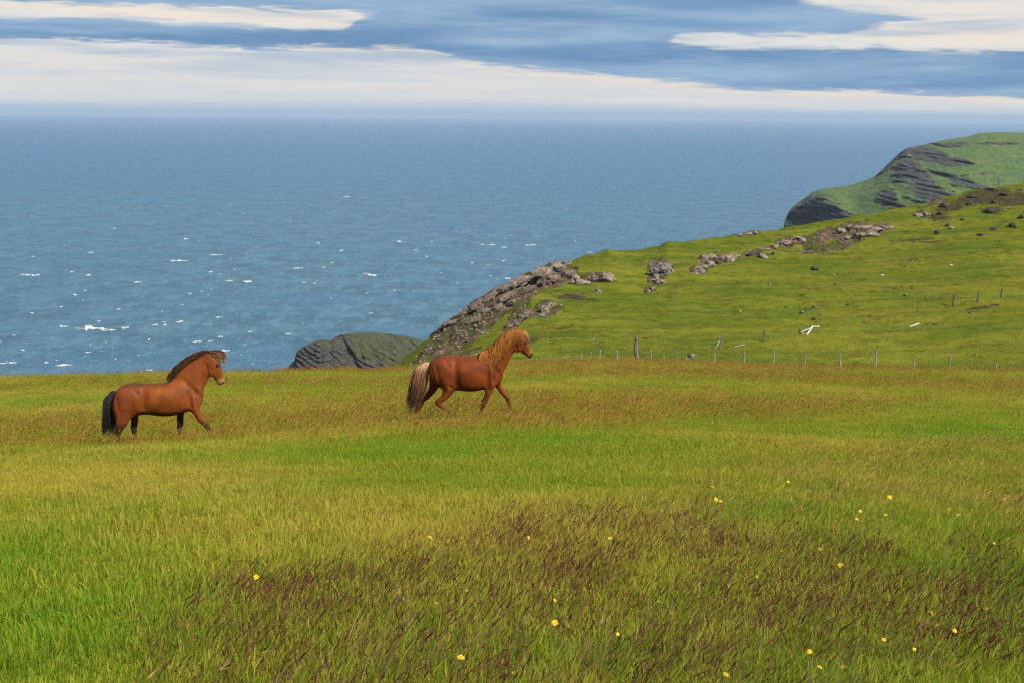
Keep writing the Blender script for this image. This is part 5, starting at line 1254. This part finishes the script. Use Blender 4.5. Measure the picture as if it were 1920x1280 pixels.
FLW = [(864, 1233, 1.15, 'largest yellow flower, ragged, low in the foreground left of centre'), (960, 1264, 1.1, 'yellow flower cut close to the bottom edge, below right of the ragged one'),
       (1040, 1167, 1.0, 'yellow flower among dark seed heads above the pair nearest the bottom edge'), (1040, 1125, .6, 'small yellow flower straight above the one among dark seed heads'),
       (1214, 1117, .95, 'upper left flower of the four clustered beside the brown seed heads'), (1221, 1140, .85, 'lower left flower of the four clustered beside the brown seed heads'),
       (1235, 1129, .6, 'small flower between the upper and lower of the clustered four'), (1258, 1153, .95, 'rightmost and lowest flower of the clustered four'),
       (1158, 1190, .5, 'tiny orange yellow flower low between two larger blooms'), (903, 1090, .6, 'yellow flower in the seed heads left of centre, above a faint one'),
       (818, 1131, .6, 'small yellow flower left of centre in the brown grass'), (876, 1107, .5, 'faint orange flower beside the one left of centre'),
       (806, 1008, .8, 'yellow flower at the upper edge of the seed heads, left of centre'), (687, 1062, .75, 'yellow flower where turf meets the brown seed heads'),
       (566, 1117, .7, 'yellow flower in the seed heads low on the left'), (424, 1077, .7, 'bright yellow flower on the open turf at the left'), (480, 1082, .85, 'yellow flower on the left edge of the seed heads beside straw stems'),
       (117, 1036, .5, 'tiny yellow flower on the left turf, upper of two'), (75, 1100, .5, 'tiny yellow flower on the far left turf, lower of two'), (663, 986, .5, 'small yellow flower on the turf above the seed heads'),
       (1466, 1035, .95, 'wide yellow flower in the dark band right of centre'), (1538, 1030, .75, 'yellow flower right of the wide one in the dark band'), (1576, 1060, .95, 'round bright yellow flower below the dark band'),
       (1562, 1060, .6, 'small yellow flower touching the round bright one'), (1418, 1081, .5, 'small yellow flower left and below the wide one'), (1728, 1053, .75, 'yellow flower alone right of the dark band'),
       (1745, 1150, .95, 'wide yellow flower in the lower right, in dark seed heads'), (1757, 1173, .8, 'yellow flower just below the wide lower right one'), (1790, 1182, .7, 'orange yellow flower right of the lower right pair'),
       (1851, 1141, .7, 'yellow flower near the right edge above the corner'), (1912, 1190, .8, 'yellow flower at the right edge of the photo low down'), (1657, 1200, .75, 'yellow flower in the lower right below dark stems'),
       (1518, 1222, .85, 'ragged yellow flower low right of centre'), (1581, 1251, 1.0, 'bright yellow flower close to the bottom edge right of centre'), (1537, 1251, .75, 'small yellow flower left of the bright one at the bottom edge'),
       (1361, 1264, .85, 'yellow flower at the bottom edge, centre right'), (1714, 1218, .5, 'small pale yellow flower low at the right'),
       (1335, 913, .7, 'yellow flower in golden grass, leftmost of the upper group'), (1342, 936, .7, 'yellow flower below the leftmost of the upper group'), (1351, 940, .65, 'yellow flower beside the lower one of the upper group'),
       (1416, 914, .6, 'yellow flower in the middle of the upper group'), (1475, 920, .7, 'yellow flower right of the middle of the upper group'), (1478, 903, .5, 'tiny yellow flower topmost of the upper group'),
       (1569, 911, .6, 'small yellow flower right of the upper group'), (1668, 932, .7, 'yellow flower standing alone in golden grass on the right'), (1505, 957, .85, 'flat yellow flower over the bright green patch'),
       (1613, 958, .5, 'small yellow flower above a tiny one on the right meadow'), (1606, 973, .5, 'tiny yellow flower below a small one on the right meadow'), (1661, 965, .5, 'tiny yellow flower below the lone one on the right'),
       (1797, 965, .7, 'yellow flower right of its neighbour in the right meadow'), (1781, 955, .6, 'yellow flower left of its neighbour in the right meadow'), (1891, 1010, .7, 'yellow flower near the right edge above the dark stems'),
       (1084, 945, .6, 'yellow flower in the middle distance at the centre'), (991, 1008, .6, 'yellow flower at the top edge of the dark seed heads at the centre'), (1143, 1009, .6, 'yellow flower right of the centre one at the top of the dark heads'),
       (925, 1025, .6, 'orange yellow flower left of centre in the top of the dark heads'), (1864, 1018, .4, 'tiny yellow flower beside the one near the right edge')]
for i, (x, y, k, lb) in enumerate(FLW):
    P = hit(x, y, 2.5); d = ppm(P)
    hgt = random.uniform(.14, .24)
    # the bloom itself sits where the ray passes hgt above the ground
    a, tt_ = az_tan(x, y); rr_ = np.linspace(2.5, 60, 4000); zz = gz_(np.sin(a) * rr_, np.cos(a) * rr_) + hgt; j = int(np.nonzero(CAMZ + rr_ * tt_ <= zz)[0][0]); r = rr_[j]
    loc = Vector((math.sin(a) * r, math.cos(a) * r, float(zz[j]))); sc = k * 12.8 * ppm(loc) / .040
    sc = min(max(sc, .30), 1.0)
    fl = thing('yellow_flower', loc, lb, 'flower', 'yellow flowers dotted over the meadow')
    h_ = bpy.data.objects.new('flower_head', FH); s_ = bpy.data.objects.new('stem', FS)
    for q in (h_, s_): COL.objects.link(q); q.parent = fl
    h_.scale = (sc,) * 3; s_.scale = (sc, sc, max(hgt / .25, .4)); h_.rotation_euler = (random.uniform(.1, 1.1), random.uniform(-.5, .5), random.uniform(0, 6))

# ------------------------------------------------------------------ haze over the sea
hb = 41500.0
hzm = bpy.data.materials.new('sea_air'); hzm.use_nodes = True; ht = hzm.node_tree; ht.nodes.clear()
pv = ht.nodes.new('ShaderNodeVolumePrincipled'); pv.inputs['Color'].default_value = (.43, .57, .77, 1); pv.inputs['Density'].default_value = 5.0e-5; pv.inputs['Anisotropy'].default_value = .0
ho = ht.nodes.new('ShaderNodeOutputMaterial'); ht.links.new(pv.outputs[0], ho.inputs['Volume'])
z0, z1 = -14.0, CAMZ + 4
V = [(-hb, -hb, z0), (hb, -hb, z0), (hb, hb, z0), (-hb, hb, z0), (-hb, -hb, z1), (hb, -hb, z1), (hb, hb, z1), (-hb, hb, z1)]
o = mesh_obj('haze', V, [(3, 2, 1, 0), (4, 5, 6, 7), (0, 1, 5, 4), (1, 2, 6, 5), (2, 3, 7, 6), (3, 0, 4, 7)], hzm, kind='stuff'); tag(o, 'thin sea haze fading the far water')
